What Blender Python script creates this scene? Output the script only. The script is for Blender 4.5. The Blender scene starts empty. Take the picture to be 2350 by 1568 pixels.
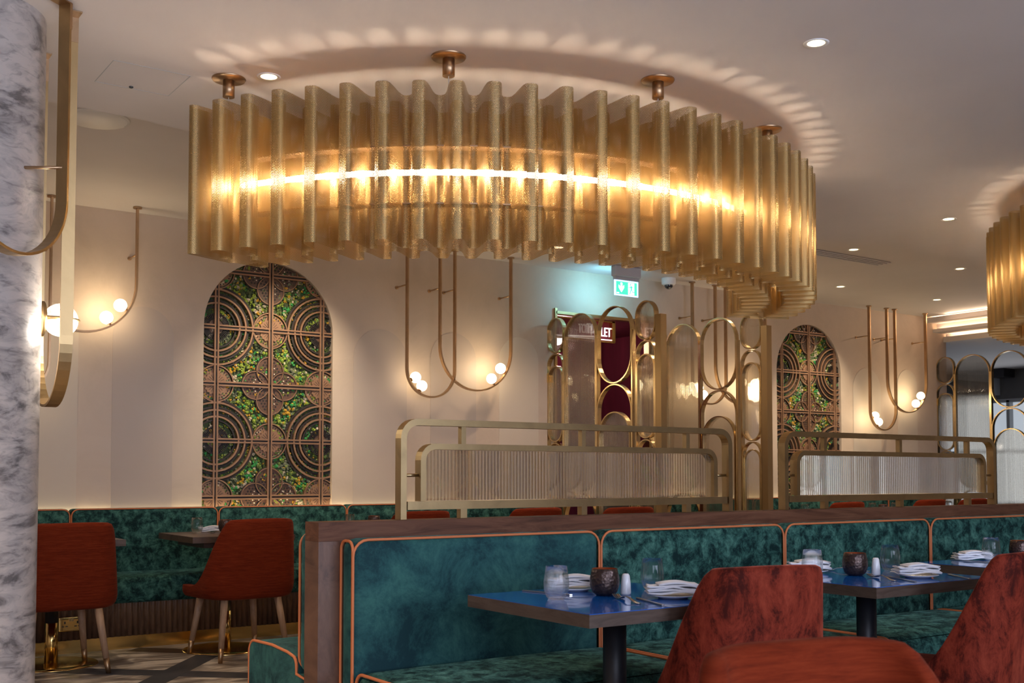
import bpy, bmesh, math, random
from math import sin, cos, pi, radians, sqrt, atan2
from mathutils import Vector, Matrix
import numpy as np
random.seed(7)
S = bpy.context.scene
COL = S.collection

# ------------------------------------------------------------------ camera
F_PX, CXP, HORIZ, CAMH, VPX = 2550.0, 1175.0, 1091.0, 1.13, 4875.0
PITCH = radians(2.5)
CYP = HORIZ - F_PX * math.tan(PITCH)
YAW = math.atan((VPX - CXP) * cos(PITCH) / F_PX)
fw = Vector((cos(YAW), sin(YAW), 0)); rt = Vector((sin(YAW), -cos(YAW), 0)); upv = Vector((0, 0, 1))
FD = fw * cos(PITCH) + upv * sin(PITCH); UD = -fw * sin(PITCH) + upv * cos(PITCH)
CAMO = Vector((0, 0, CAMH))
cam = bpy.data.cameras.new('camera'); camo = bpy.data.objects.new('camera', cam); COL.objects.link(camo)
cam.sensor_width = 36; cam.lens = 36 * F_PX / 2350.0
cam.shift_y = (CYP - 784.0) / 2350.0
cam.clip_start = 0.05; cam.clip_end = 100
camo.matrix_world = Matrix((( rt.x, UD.x, -FD.x, CAMO.x), (rt.y, UD.y, -FD.y, CAMO.y), (rt.z, UD.z, -FD.z, CAMO.z), (0, 0, 0, 1)))
cam.dof.use_dof = True; cam.dof.focus_distance = 5.2; cam.dof.aperture_fstop = 8.0
S.camera = camo

# ------------------------------------------------------------------ view, world, large lights
S.view_settings.view_transform = 'Standard'; S.view_settings.look = 'None'
S.view_settings.gamma = 1; S.view_settings.use_curve_mapping = False
S.view_settings.exposure = 0.35
S.cycles.transparent_max_bounces = 24
w = bpy.data.worlds.new('world'); S.world = w; w.use_nodes = True
bg = w.node_tree.nodes['Background']; bg.inputs[0].default_value = (0.30, 0.38, 0.62, 1); bg.inputs[1].default_value = 0.6

def lamp(kind, name, loc, energy, color, rot=(0, 0, 0), size=1.0, size_y=None, spot=None, blend=0.6):
    l = bpy.data.lights.new(name, kind); l.energy = energy; l.color = color
    if kind == 'AREA':
        l.shape = 'RECTANGLE'; l.size = size; l.size_y = size_y or size
    else:
        l.shadow_soft_size = size
    if kind == 'SPOT':
        l.spot_size = spot; l.spot_blend = blend
    o = bpy.data.objects.new(name, l); COL.objects.link(o); o.location = loc; o.rotation_euler = rot
    return o
WARM = (1.0, 0.74, 0.50); COOL = (0.68, 0.77, 1.0); AMBER = (1.0, 0.62, 0.30)
# daylight through the two tall windows of the front wall (out of frame, behind the viewer)
for i, (x, e_) in enumerate(((-0.9, 110), (2.9, 160))):
    lamp('AREA', 'window_daylight', (x, -3.3, 1.75), e_, COOL, (radians(90), 0, 0), 2.6, 1.9)
# daylight through the window of the right-hand wall
lamp('AREA', 'side_window_daylight', (15.2, 9.0, 1.5), 9, (0.86, 0.92, 1.0), (radians(90), 0, radians(90)), 2.4, 1.5)

# ------------------------------------------------------------------ projection helpers (points at a known depth)
def ray(x, y): return FD + rt * ((x - CXP) / F_PX) - UD * ((y - CYP) / F_PX)
def onY(x, y, Y): d = ray(x, y); return CAMO + d * (Y / d.y)
def onZ(x, y, Z): d = ray(x, y); return CAMO + d * ((Z - CAMH) / d.z)

# ------------------------------------------------------------------ materials
def mat(name, color=(0.8, 0.8, 0.8), rough=0.5, metal=0.0, **k):
    m = bpy.data.materials.new(name); m.use_nodes = True
    b = m.node_tree.nodes['Principled BSDF']
    b.inputs['Base Color'].default_value = (*color, 1); b.inputs['Roughness'].default_value = rough
    b.inputs['Metallic'].default_value = metal
    for kk, v in k.items():
        b.inputs[kk.replace('_', ' ')].default_value = v
    return m
def nd(m, t, **k):
    n = m.node_tree.nodes.new(t)
    for kk, v in k.items(): setattr(n, kk, v)
    return n
def lk(m, a, b): m.node_tree.links.new(a, b)
def bsdf(m): return m.node_tree.nodes['Principled BSDF']
def objcoord(m, scale=(1, 1, 1), rot=(0, 0, 0)):
    tc = nd(m, 'ShaderNodeTexCoord'); mp = nd(m, 'ShaderNodeMapping')
    mp.inputs['Scale'].default_value = scale; mp.inputs['Rotation'].default_value = rot
    lk(m, tc.outputs['Object'], mp.inputs['Vector']); return mp.outputs['Vector']
def noise_color(m, stops, scale=5, detail=5, rough=0.6, dist=0.0, vscale=(1, 1, 1), rot=(0, 0, 0), bump=0.0, bscale=None, bdist=0.01):
    v = objcoord(m, vscale, rot)
    n = nd(m, 'ShaderNodeTexNoise'); n.inputs['Scale'].default_value = scale; n.inputs['Detail'].default_value = detail
    n.inputs['Roughness'].default_value = rough; n.inputs['Distortion'].default_value = dist
    lk(m, v, n.inputs['Vector'])
    r = nd(m, 'ShaderNodeValToRGB'); cr = r.color_ramp
    while len(cr.elements) < len(stops): cr.elements.new(0.5)
    for e, (p, c) in zip(cr.elements, stops): e.position = p; e.color = (*c, 1)
    lk(m, n.outputs['Fac'], r.inputs['Fac']); lk(m, r.outputs['Color'], bsdf(m).inputs['Base Color'])
    if bump:
        n2 = nd(m, 'ShaderNodeTexNoise'); n2.inputs['Scale'].default_value = bscale or scale * 8; n2.inputs['Detail'].default_value = 4
        lk(m, v, n2.inputs['Vector']); bp = nd(m, 'ShaderNodeBump'); bp.inputs['Strength'].default_value = bump
        bp.inputs['Distance'].default_value = bdist; lk(m, n2.outputs['Fac'], bp.inputs['Height']); lk(m, bp.outputs['Normal'], bsdf(m).inputs['Normal'])
    return m
def emit(name, color, strength):
    m = mat(name, color, 0.4); b = bsdf(m)
    b.inputs['Emission Color'].default_value = (*color, 1); b.inputs['Emission Strength'].default_value = strength
    return m
M = {}
M['plaster'] = noise_color(mat('plaster', rough=0.55), [(0.25, (0.50, 0.395, 0.30)), (0.5, (0.565, 0.45, 0.345)), (0.8, (0.61, 0.49, 0.38))], 2.2, 8, 0.7, 0.6, bump=0.25, bscale=9, bdist=0.01)
M['arch_paint'] = noise_color(mat('arch_paint', rough=0.6), [(0.3, (0.49, 0.395, 0.32)), (0.7, (0.52, 0.43, 0.345))], 1.7, 6)
M['arch_paint_light'] = noise_color(mat('arch_paint_light', rough=0.6), [(0.3, (0.58, 0.49, 0.39)), (0.7, (0.61, 0.52, 0.41))], 1.7, 6)
M['ceiling'] = noise_color(mat('ceiling', rough=0.7), [(0.3, (0.60, 0.55, 0.53)), (0.7, (0.64, 0.59, 0.57))], 1.2, 3)
M['white'] = mat('white_paint', (0.78, 0.76, 0.74), 0.5)
M['grey_wall'] = noise_color(mat('grey_wall', rough=0.6), [(0.3, (0.12, 0.115, 0.105)), (0.7, (0.145, 0.14, 0.125))], 2, 3)
M['light_grey'] = mat('light_grey', (0.42, 0.43, 0.43), 0.6)
M['black'] = mat('black_metal', (0.012, 0.013, 0.018), 0.45)
M['black_frame'] = mat('black_frame', (0.015, 0.012, 0.012), 0.5)
def brass(name, col, rough, s=3):
    m = mat(name, col, rough, 1.0)
    return noise_color(m, [(0.25, tuple(c * 0.72 for c in col)), (0.6, col), (0.9, tuple(min(1, c * 1.15) for c in col))], s, 6, 0.6, 0.8)
M['brass'] = brass('brushed_brass', (0.54, 0.385, 0.19), 0.34, 6)
M['brass_screen'] = brass('screen_brass', (0.70, 0.52, 0.28), 0.27, 6)  # lighter copy of the brass, standing in for frontal light missing at the screens
M['brass_dark'] = brass('satin_bronze', (0.50, 0.33, 0.19), 0.38, 4)
M['brass_band'] = brass('aged_brass', (0.46, 0.31, 0.145), 0.40, 3)
M['gold'] = mat('polished_gold', (0.80, 0.55, 0.20), 0.18, 1.0)
M['post'] = mat('bronze_post', (0.34, 0.225, 0.105), 0.42, 0.75)
M['copper'] = noise_color(mat('copper_lattice', rough=0.42), [(0.3, (0.25, 0.135, 0.075)), (0.7, (0.34, 0.19, 0.11))], 5, 5); bsdf(M['copper']).inputs['Metallic'].default_value = 0.35
M['copper_dark'] = noise_color(mat('dark_copper', rough=0.45), [(0.3, (0.075, 0.035, 0.022)), (0.7, (0.13, 0.065, 0.038))], 8, 5)
M['dark_gap'] = mat('dark_gap', (0.018, 0.010, 0.008), 0.6)
M['stud'] = mat('pearl_stud', (0.78, 0.66, 0.50), 0.3)
for n, c in (('moss_green', (0.15, 0.22, 0.05)), ('moss_dark', (0.09, 0.12, 0.05)), ('moss_bright', (0.36, 0.48, 0.06)), ('moss_yellow', (0.75, 0.42, 0.04)), ('moss_cream', (0.78, 0.64, 0.46)), ('moss_emerald', (0.06, 0.40, 0.10)), ('moss_grey', (0.26, 0.28, 0.17))):
    M[n] = noise_color(mat(n, rough=0.9), [(0.3, tuple(q * 0.45 for q in c)), (0.7, c)], 60, 3)
def velvet(name, dark, mid, light, scale, sheen, tint, rough=0.75, st=(0.42, 0.52, 0.64), vs=(1, 1, 1), var=0.85):
    m = mat(name, mid, rough)
    noise_color(m, [(st[0], dark), (st[1], mid), (st[2], light)], scale, 10, 0.78, 0.35, vscale=vs, bump=0.12, bscale=120, bdist=0.002)
    b = bsdf(m); b.inputs['Sheen Roughness'].default_value = 0.35
    b.inputs['Sheen Tint'].default_value = (*tint, 1)
    n = [q for q in m.node_tree.nodes if q.type == 'TEX_NOISE'][0]
    r = nd(m, 'ShaderNodeMapRange'); r.inputs[1].default_value = st[0]; r.inputs[2].default_value = st[2]
    r.inputs[3].default_value = sheen * (1 - var); r.inputs[4].default_value = sheen
    b.inputs['Specular IOR Level'].default_value = 0.12
    lk(m, n.outputs['Fac'], r.inputs[0]); lk(m, r.outputs[0], b.inputs['Sheen Weight'])
    return m
M['velvet_green'] = velvet('green_velvet', (0.004, 0.018, 0.018), (0.026, 0.085, 0.070), (0.075, 0.190, 0.148), 17, 0.30, (0.35, 0.75, 0.65))
M['velvet_green_smooth'] = velvet('green_velvet_brushed', (0.011, 0.040, 0.046), (0.021, 0.078, 0.078), (0.038, 0.125, 0.108), 5, 0.28, (0.35, 0.75, 0.70))
M['velvet_orange'] = velvet('orange_velvet', (0.040, 0.004, 0.002), (0.150, 0.018, 0.008), (0.25, 0.040, 0.018), 13, 0.75, (1.0, 0.26, 0.18), vs=(1, 1, 0.55), st=(0.40, 0.50, 0.68), var=0.6)
M['fabric_orange'] = velvet('orange_weave', (0.075, 0.008, 0.002), (0.145, 0.017, 0.004), (0.20, 0.029, 0.008), 16, 0.06, (1.0, 0.5, 0.3), 0.9, vs=(0.6, 0.6, 7), st=(0.3, 0.5, 0.7), var=0.3)
M['piping'] = mat('orange_piping', (0.56, 0.165, 0.055), 0.6)
def wood(name, a, b_, c, sc, vs, rough=0.45, rot=(0, 0, 0)):
    return noise_color(mat(name, rough=rough), [(0.3, a), (0.5, b_), (0.72, c)], sc, 7, 0.65, 1.6, vscale=vs, rot=rot)
M['walnut'] = wood('walnut', (0.045, 0.017, 0.008), (0.115, 0.045, 0.022), (0.17, 0.074, 0.038), 3.0, (0.6, 3, 7))
for q_ in ('walnut',): bsdf(M[q_]).inputs['Roughness'].default_value = 0.6; bsdf(M[q_]).inputs['Specular IOR Level'].default_value = 0.25
M['walnut_end'] = wood('walnut_end_grain', (0.060, 0.028, 0.016), (0.125, 0.060, 0.035), (0.17, 0.088, 0.052), 3.5, (3, 1, 1.6))
M['slat_wood'] = wood('slat_wood', (0.075, 0.038, 0.020), (0.13, 0.066, 0.036), (0.18, 0.098, 0.055), 5, (4, 4, 1))
M['dark_wood'] = wood('dark_table_wood', (0.04, 0.024, 0.017), (0.085, 0.052, 0.036), (0.12, 0.078, 0.056), 4, (1.2, 5, 3), 0.35)
M['oak'] = wood('pale_oak', (0.30, 0.175, 0.10), (0.40, 0.25, 0.155), (0.47, 0.31, 0.20), 6, (6, 6, 0.8), 0.55)
M['edge_wood'] = wood('table_edge_wood', (0.040, 0.025, 0.018), (0.070, 0.046, 0.034), (0.095, 0.066, 0.050), 4, (1.2, 1.2, 9), 0.4)
M['door_wood'] = wood('red_brown_wood', (0.07, 0.015, 0.010), (0.13, 0.035, 0.018), (0.17, 0.05, 0.025), 3, (3, 3, 0.7), 0.35)
M['blue_top'] = mat('blue_lacquer', (0.003, 0.115, 0.50), 0.08, 0.0, Coat_Weight=0.3, Coat_Roughness=0.03)
M['maroon'] = mat('maroon_gloss', (0.20, 0.012, 0.030), 0.30)
M['maroon_dark'] = noise_color(mat('maroon_wall', rough=0.5), [(0.3, (0.11, 0.010, 0.020)), (0.7, (0.17, 0.016, 0.032))], 2, 3, vscale=(3, 3, 0.5))
M['linen'] = mat('white_linen', (0.82, 0.82, 0.86), 0.8, Sheen_Weight=0.3)
M['china'] = mat('white_china', (0.80, 0.80, 0.82), 0.18)
M['steel'] = mat('polished_steel', (0.50, 0.48, 0.45), 0.28, 1.0)
M['bowl'] = noise_color(mat('hammered_bronze', rough=0.35), [(0.3, (0.045, 0.028, 0.025)), (0.7, (0.10, 0.065, 0.055))], 60, 3); bsdf(M['bowl']).inputs['Metallic'].default_value = 0.7
vv = objcoord(M['bowl']); vo = nd(M['bowl'], 'ShaderNodeTexVoronoi'); vo.inputs['Scale'].default_value = 110; lk(M['bowl'], vv, vo.inputs['Vector'])
bp = nd(M['bowl'], 'ShaderNodeBump'); bp.inputs['Strength'].default_value = 0.55; bp.inputs['Distance'].default_value = 0.003
lk(M['bowl'], vo.outputs['Distance'], bp.inputs['Height']); lk(M['bowl'], bp.outputs['Normal'], bsdf(M['bowl']).inputs['Normal'])
M['bowl_inner'] = mat('copper_rim', (0.65, 0.20, 0.07), 0.3, 0.8)
M['sensor'] = mat('dark_sensor', (0.05, 0.05, 0.05), 0.3)
M['dome'] = mat('smoked_dome', (0.02, 0.02, 0.025), 0.05, Coat_Weight=1.0)
M['light_tube'] = emit('light_tube', (1.0, 0.85, 0.66), 14)
M['added_glow'] = emit('added_glow', (1.0, 0.82, 0.60), 300)
M['globe'] = emit('lit_globe', (1.0, 0.80, 0.52), 9)
M['globe_crystal'] = emit('crystal_globe', (1.0, 0.93, 0.82), 9)
M['globe_dim'] = emit('dim_globe', (1.0, 0.88, 0.74), 1.2)
M['downlight'] = emit('downlight_lamp', (1.0, 0.80, 0.42), 4)
M['cove_glow'] = emit('cove_strip', (1.0, 0.70, 0.44), 12)
M['exit_white'] = emit('exit_white', (0.85, 1.0, 0.95), 2.2)
M['exit_green'] = emit('exit_green', (0.05, 0.66, 0.36), 1.3)
M['exit_edge'] = emit('exit_edge_glow', (0.45, 0.62, 1.0), 1.6)
M['sign_white'] = emit('sign_letters', (1.0, 0.86, 0.84), 0.9)
M['sky_pane'] = emit('daylit_view', (0.84, 0.92, 1.0), 0.33)
M['grey_plastic'] = mat('grey_plastic', (0.42, 0.41, 0.45), 0.5)
M['flame'] = emit('candle_flame', (1.0, 0.5, 0.15), 6)

# marble column
m = mat('column_marble', rough=0.28); M['marble'] = m
v = objcoord(m, (1.4, 1.4, 4.2), (0.45, 0.30, 0.2))
n1 = nd(m, 'ShaderNodeTexNoise'); n1.inputs['Scale'].default_value = 2.2; n1.inputs['Detail'].default_value = 10; n1.inputs['Roughness'].default_value = 0.62; n1.inputs['Distortion'].default_value = 1.6
n2 = nd(m, 'ShaderNodeTexNoise'); n2.inputs['Scale'].default_value = 9; n2.inputs['Detail'].default_value = 10; n2.inputs['Distortion'].default_value = 1.2
lk(m, v, n1.inputs['Vector']); lk(m, v, n2.inputs['Vector'])
r1 = nd(m, 'ShaderNodeValToRGB'); c = r1.color_ramp; c.elements[0].position = 0.36; c.elements[0].color = (0.15, 0.135, 0.13, 1); c.elements[1].position = 0.58; c.elements[1].color = (0.49, 0.44, 0.405, 1)
e = c.elements.new(0.46); e.color = (0.37, 0.335, 0.315, 1)
r2 = nd(m, 'ShaderNodeValToRGB'); c = r2.color_ramp; c.elements[0].position = 0.33; c.elements[0].color = (0.35, 0.35, 0.37, 1); c.elements[1].position = 0.47; c.elements[1].color = (1, 1, 1, 1)
mx = nd(m, 'ShaderNodeMixRGB', blend_type='MULTIPLY'); mx.inputs[0].default_value = 0.5
lk(m, n1.outputs['Fac'], r1.inputs['Fac']); lk(m, n2.outputs['Fac'], r2.inputs['Fac']); lk(m, r1.outputs['Color'], mx.inputs[1]); lk(m, r2.outputs['Color'], mx.inputs[2]); lk(m, mx.outputs[0], bsdf(m).inputs['Base Color'])
# floor: veined brown-grey stone tiles
m = mat('floor_stone', rough=0.32); M['floor'] = m
v = objcoord(m, (1.5, 3.6, 1), (0, 0, 0.75))
n1 = nd(m, 'ShaderNodeTexNoise'); n1.inputs['Scale'].default_value = 2.4; n1.inputs['Detail'].default_value = 10; n1.inputs['Distortion'].default_value = 1.0; lk(m, v, n1.inputs['Vector'])
r1 = nd(m, 'ShaderNodeValToRGB'); c = r1.color_ramp; c.elements[0].position = 0.35; c.elements[0].color = (0.15, 0.12, 0.10, 1); c.elements[1].position = 0.64; c.elements[1].color = (0.74, 0.66, 0.56, 1)
e = c.elements.new(0.50); e.color = (0.36, 0.31, 0.26, 1)
lk(m, n1.outputs['Fac'], r1.inputs['Fac']); lk(m, r1.outputs['Color'], bsdf(m).inputs['Base Color'])
M['floor_dark'] = noise_color(mat('floor_dark_stone', rough=0.4), [(0.3, (0.045, 0.045, 0.052)), (0.7, (0.075, 0.072, 0.08))], 5, 4)
M['floor_brown'] = mat('floor_brown_stone', (0.055, 0.035, 0.026), 0.35)

# clear glass, ribbed glass
m = bpy.data.materials.new('clear_glass'); m.use_nodes = True; M['glass'] = m
nt = m.node_tree; nt.nodes.remove(nt.nodes['Principled BSDF'])
g = nd(m, 'ShaderNodeBsdfGlass'); g.inputs['IOR'].default_value = 1.35; g.inputs['Roughness'].default_value = 0.0
t = nd(m, 'ShaderNodeBsdfTransparent'); x = nd(m, 'ShaderNodeMixShader'); x.inputs[0].default_value = 0.64
lk(m, g.outputs[0], x.inputs[1]); lk(m, t.outputs[0], x.inputs[2]); lk(m, x.outputs[0], nt.nodes['Material Output'].inputs['Surface'])
def ribbed(name, pitch_axis, tint, k_trans, k_gloss, ior=1.22):
    m = bpy.data.materials.new(name); m.use_nodes = True
    nt = m.node_tree; nt.nodes.remove(nt.nodes['Principled BSDF'])
    g = nd(m, 'ShaderNodeBsdfGlass'); g.inputs['IOR'].default_value = ior; g.inputs['Roughness'].default_value = 0.04; g.inputs['Color'].default_value = (*tint, 1)
    t = nd(m, 'ShaderNodeBsdfTransparent'); t.inputs['Color'].default_value = (*tint, 1)
    x = nd(m, 'ShaderNodeMixShader'); x.inputs[0].default_value = k_trans
    lk(m, g.outputs[0], x.inputs[1]); lk(m, t.outputs[0], x.inputs[2])
    d = nd(m, 'ShaderNodeBsdfTranslucent'); d.inputs['Color'].default_value = (0.80, 0.80, 0.76, 1)
    d2 = nd(m, 'ShaderNodeBsdfDiffuse'); d2.inputs['Color'].default_value = (0.80, 0.80, 0.76, 1)
    ad = nd(m, 'ShaderNodeMixShader'); ad.inputs[0].default_value = 0.5; lk(m, d.outputs[0], ad.inputs[1]); lk(m, d2.outputs[0], ad.inputs[2])
    y = nd(m, 'ShaderNodeMixShader'); y.inputs[0].default_value = k_gloss
    lk(m, x.outputs[0], y.inputs[1]); lk(m, ad.outputs[0], y.inputs[2]); lk(m, y.outputs[0], nt.nodes['Material Output'].inputs['Surface'])
    return m
M['ribbed'] = ribbed('ribbed_glass', 0, (0.88, 0.85, 0.80), 0.40, 0.02, 1.33)
M['ribbed_rail'] = ribbed('ribbed_rail_glass', 0, (0.93, 0.91, 0.86), 0.30, 0.03)

# perforated gold sheet: hexagonal rows of round holes in metres along UV
m = bpy.data.materials.new('perforated_gold_sheet'); m.use_nodes = True; M['perf'] = m
b = bsdf(m); b.inputs['Base Color'].default_value = (0.43, 0.285, 0.115, 1); b.inputs['Metallic'].default_value = 0.9; b.inputs['Roughness'].default_value = 0.48
uv = nd(m, 'ShaderNodeUVMap'); uv.uv_map = 'UVMap'
PIT = 0.0064
def mth(m, op, a, b=None):
    n = nd(m, 'ShaderNodeMath', operation=op)
    for i, q in enumerate((a, b)):
        if q is None: continue
        if isinstance(q, (int, float)): n.inputs[i].default_value = q
        else: lk(m, q, n.inputs[i])
    return n.outputs[0]
sp = nd(m, 'ShaderNodeSeparateXYZ'); lk(m, uv.outputs[0], sp.inputs[0])
def cell(off):
    u = mth(m, 'ADD', mth(m, 'DIVIDE', sp.outputs[0], PIT), off); vv = mth(m, 'ADD', mth(m, 'DIVIDE', sp.outputs[1], PIT * 1.732), off)
    fu = mth(m, 'SUBTRACT', mth(m, 'FRACT', u), 0.5); fv = mth(m, 'MULTIPLY', mth(m, 'SUBTRACT', mth(m, 'FRACT', vv), 0.5), 1.732)
    return mth(m, 'SQRT', mth(m, 'ADD', mth(m, 'MULTIPLY', fu, fu), mth(m, 'MULTIPLY', fv, fv)))
d = mth(m, 'MINIMUM', cell(0.0), cell(0.5))
hole = mth(m, 'LESS_THAN', d, 0.275)
tr = nd(m, 'ShaderNodeBsdfTransparent'); mx = nd(m, 'ShaderNodeMixShader')
lk(m, hole, mx.inputs[0]); lk(m, b.outputs[0], mx.inputs[1]); lk(m, tr.outputs[0], mx.inputs[2]); lk(m, mx.outputs[0], m.node_tree.nodes['Material Output'].inputs['Surface'])

# ------------------------------------------------------------------ mesh building
class MB:
    def __init__(s): s.v = []; s.f = []; s.sm = []; s.mi = []; s.uv = {}
    def add(s, vs, fs, smooth=False, mi=0, uvs=None):
        o = len(s.v); s.v += [tuple(p) for p in vs]
        for k, f in enumerate(fs):
            if uvs: s.uv[len(s.f)] = uvs[k]
            s.f.append(tuple(i + o for i in f)); s.sm.append(smooth); s.mi.append(mi)
        return s
    def box(s, x0, x1, y0, y1, z0, z1, mi=0):
        vs = [(x, y, z) for z in (z0, z1) for y in (y0, y1) for x in (x0, x1)]
        return s.add(vs, [(0, 2, 3, 1), (4, 5, 7, 6), (0, 1, 5, 4), (2, 6, 7, 3), (0, 4, 6, 2), (1, 3, 7, 5)], mi=mi)
    def obox(s, c, ax, ay, az, mi=0):      # oriented box: centre and half-axis vectors
        c, ax, ay, az = map(Vector, (c, ax, ay, az))
        vs = [c + ax * i + ay * j + az * k for k in (-1, 1) for j in (-1, 1) for i in (-1, 1)]
        return s.add(vs, [(0, 2, 3, 1), (4, 5, 7, 6), (0, 1, 5, 4), (2, 6, 7, 3), (0, 4, 6, 2), (1, 3, 7, 5)], mi=mi)
    def rbox(s, x0, x1, y0, y1, z0, z1, r, bulge=0.0, mi=0, n=5):
        lo = Vector((x0, y0, z0)); hi = Vector((x1, y1, z1))
        def axis(a, b):
            rr = min(r, (b - a) * 0.499)
            t = [a + rr * (1 - cos(q * pi / 2 / 3)) * 1.0 for q in range(4)]
            mid = [a + rr + (b - a - 2 * rr) * k / n for k in range(1, n)]
            return t + mid + [b - rr * (1 - cos(q * pi / 2 / 3)) for q in (3, 2, 1, 0)]
        A = [axis(lo[i], hi[i]) for i in range(3)]
        for ax in range(3):
            u, w_ = [(1, 2), (2, 0), (0, 1)][ax]
            for side in (0, 1):
                vs = []
                for a in A[u]:
                    for b2 in A[w_]:
                        p = Vector((0, 0, 0)); p[ax] = (lo, hi)[side][ax]; p[u] = a; p[w_] = b2
                        q = Vector([min(max(p[i], lo[i] + min(r, (hi[i] - lo[i]) * 0.499)), hi[i] - min(r, (hi[i] - lo[i]) * 0.499)) for i in range(3)])
                        dd = p - q
                        if dd.length > 1e-9: p = q + dd.normalized() * r
                        if bulge and ax == 2 and side == 1:
                            p.z += bulge * max(0, sin(pi * (p.x - x0) / (x1 - x0))) ** 0.5 * max(0, sin(pi * (p.y - y0) / (y1 - y0))) ** 0.5
                        if bulge and ax == 1 and side == 0 and bulge < 0:
                            p.y += bulge * max(0, sin(pi * (p.x - x0) / (x1 - x0))) ** 0.4 * max(0, sin(pi * (p.z - z0) / (z1 - z0))) ** 0.4
                        vs.append(p)
                nu, nw = len(A[u]), len(A[w_]); fs = []
                for i in range(nu - 1):
                    for j in range(nw - 1):
                        f = (i * nw + j, (i + 1) * nw + j, (i + 1) * nw + j + 1, i * nw + j + 1)
                        fs.append(f if side else f[::-1])
                s.add(vs, fs, True, mi)
        return s
    def cyl(s, p0, p1, r0, r1=None, n=16, cap=True, mi=0, smooth=True):
        p0, p1 = Vector(p0), Vector(p1); r1 = r0 if r1 is None else r1
        d = (p1 - p0).normalized(); a = d.orthogonal().normalized(); b2 = d.cross(a)
        vs = [p0 + (a * cos(2 * pi * i / n) + b2 * sin(2 * pi * i / n)) * r0 for i in range(n)] + [p1 + (a * cos(2 * pi * i / n) + b2 * sin(2 * pi * i / n)) * r1 for i in range(n)]
        s.add(vs, [(i, (i + 1) % n, n + (i + 1) % n, n + i) for i in range(n)], smooth, mi)
        if cap: s.add(vs, [tuple(range(n))[::-1], tuple(range(n, 2 * n))], False, mi)
        return s
    def lathe(s, prof, c=(0, 0, 0), n=28, mi=0, smooth=True):
        vs = [(c[0] + r * cos(2 * pi * i / n), c[1] + r * sin(2 * pi * i / n), c[2] + z) for r, z in prof for i in range(n)]
        fs = [(k * n + i, k * n + (i + 1) % n, (k + 1) * n + (i + 1) % n, (k + 1) * n + i) for k in range(len(prof) - 1) for i in range(n)]
        return s.add(vs, fs, smooth, mi)
    def sphere(s, c, r, n=20, m_=12, mi=0, sq=(1, 1, 1)):
        vs = []; fs = []
        for j in range(m_ + 1):
            a = pi * j / m_
            for i in range(n):
                t_ = 2 * pi * i / n
                vs.append((c[0] + r * sq[0] * sin(a) * cos(t_), c[1] + r * sq[1] * sin(a) * sin(t_), c[2] + r * sq[2] * cos(a)))
        for j in range(m_):
            for i in range(n): fs.append((j * n + i, (j + 1) * n + i, (j + 1) * n + (i + 1) % n, j * n + (i + 1) % n))
        return s.add(vs, fs, True, mi)
    def prism(s, poly, axis, a, b2, mi=0, smooth=False):   # poly in the other two axes, extruded along axis from a to b
        n = len(poly)
        def P(q, t_):
            return {'x': (t_, q[0], q[1]), 'y': (q[0], t_, q[1]), 'z': (q[0], q[1], t_)}[axis]
        vs = [P(q, a) for q in poly] + [P(q, b2) for q in poly]
        s.add(vs, [(i, (i + 1) % n, n + (i + 1) % n, n + i) for i in range(n)], smooth, mi)
        s.add(vs, [tuple(range(n))[::-1], tuple(range(n, 2 * n))], False, mi)
        return s
    def sweep(s, pts, nrm, wa, wb, closed=False, mi=0):    # planar path; wa = in-plane thickness, wb = width along nrm
        pts = [Vector(p) for p in pts]; nrm = Vector(nrm).normalized(); n = len(pts); vs = []
        for i, p in enumerate(pts):
            if closed: t_ = pts[(i + 1) % n] - pts[i - 1]
            else: t_ = pts[min(i + 1, n - 1)] - pts[max(i - 1, 0)]
            q = t_.normalized().cross(nrm)
            for a, b2 in ((-1, -1), (1, -1), (1, 1), (-1, 1)): vs.append(p + q * a * wa / 2 + nrm * b2 * wb / 2)
        fs = []
        for i in range(n if closed else n - 1):
            j = (i + 1) % n
            for k in range(4): fs.append((i * 4 + k, i * 4 + (k + 1) % 4, j * 4 + (k + 1) % 4, j * 4 + k))
        if not closed: fs += [(3, 2, 1, 0), tuple((n - 1) * 4 + k for k in range(4))]
        return s.add(vs, fs, False, mi)
    def tube(s, pts, r, n=8, closed=False, mi=0):
        pts = [Vector(p) for p in pts]; N = len(pts); vs = []; a = None
        for i, p in enumerate(pts):
            t_ = (pts[(i + 1) % N] - pts[i - 1]) if closed else (pts[min(i + 1, N - 1)] - pts[max(i - 1, 0)])
            t_.normalize()
            a = t_.orthogonal().normalized() if a is None else (a - t_ * a.dot(t_)).normalized()
            b2 = t_.cross(a)
            vs += [p + (a * cos(2 * pi * k / n) + b2 * sin(2 * pi * k / n)) * r for k in range(n)]
        fs = [(i * n + k, i * n + (k + 1) % n, ((i + 1) % N) * n + (k + 1) % n, ((i + 1) % N) * n + k) for i in range(N if closed else N - 1) for k in range(n)]
        return s.add(vs, fs, True, mi)
    def xf(s, mtx):
        s.v = [tuple(mtx @ Vector(p)) for p in s.v]; return s
    def build(s, name, mats, parent=None, sub=0, fix=True):
        me = bpy.data.meshes.new(name); me.from_pydata(s.v, [], s.f)
        for mm in (mats if isinstance(mats, (list, tuple)) else [mats]): me.materials.append(mm)
        me.polygons.foreach_set('use_smooth', s.sm); me.polygons.foreach_set('material_index', s.mi)
        if s.uv:
            ul = me.uv_layers.new(name='UVMap')
            for fi, u in s.uv.items():
                for k, li in enumerate(me.polygons[fi].loop_indices): ul.data[li].uv = u[k]
        if fix and not s.uv:
            bm = bmesh.new(); bm.from_mesh(me); bmesh.ops.remove_doubles(bm, verts=bm.verts, dist=1e-5)
            bmesh.ops.recalc_face_normals(bm, faces=bm.faces); bm.to_mesh(me); bm.free()
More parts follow.
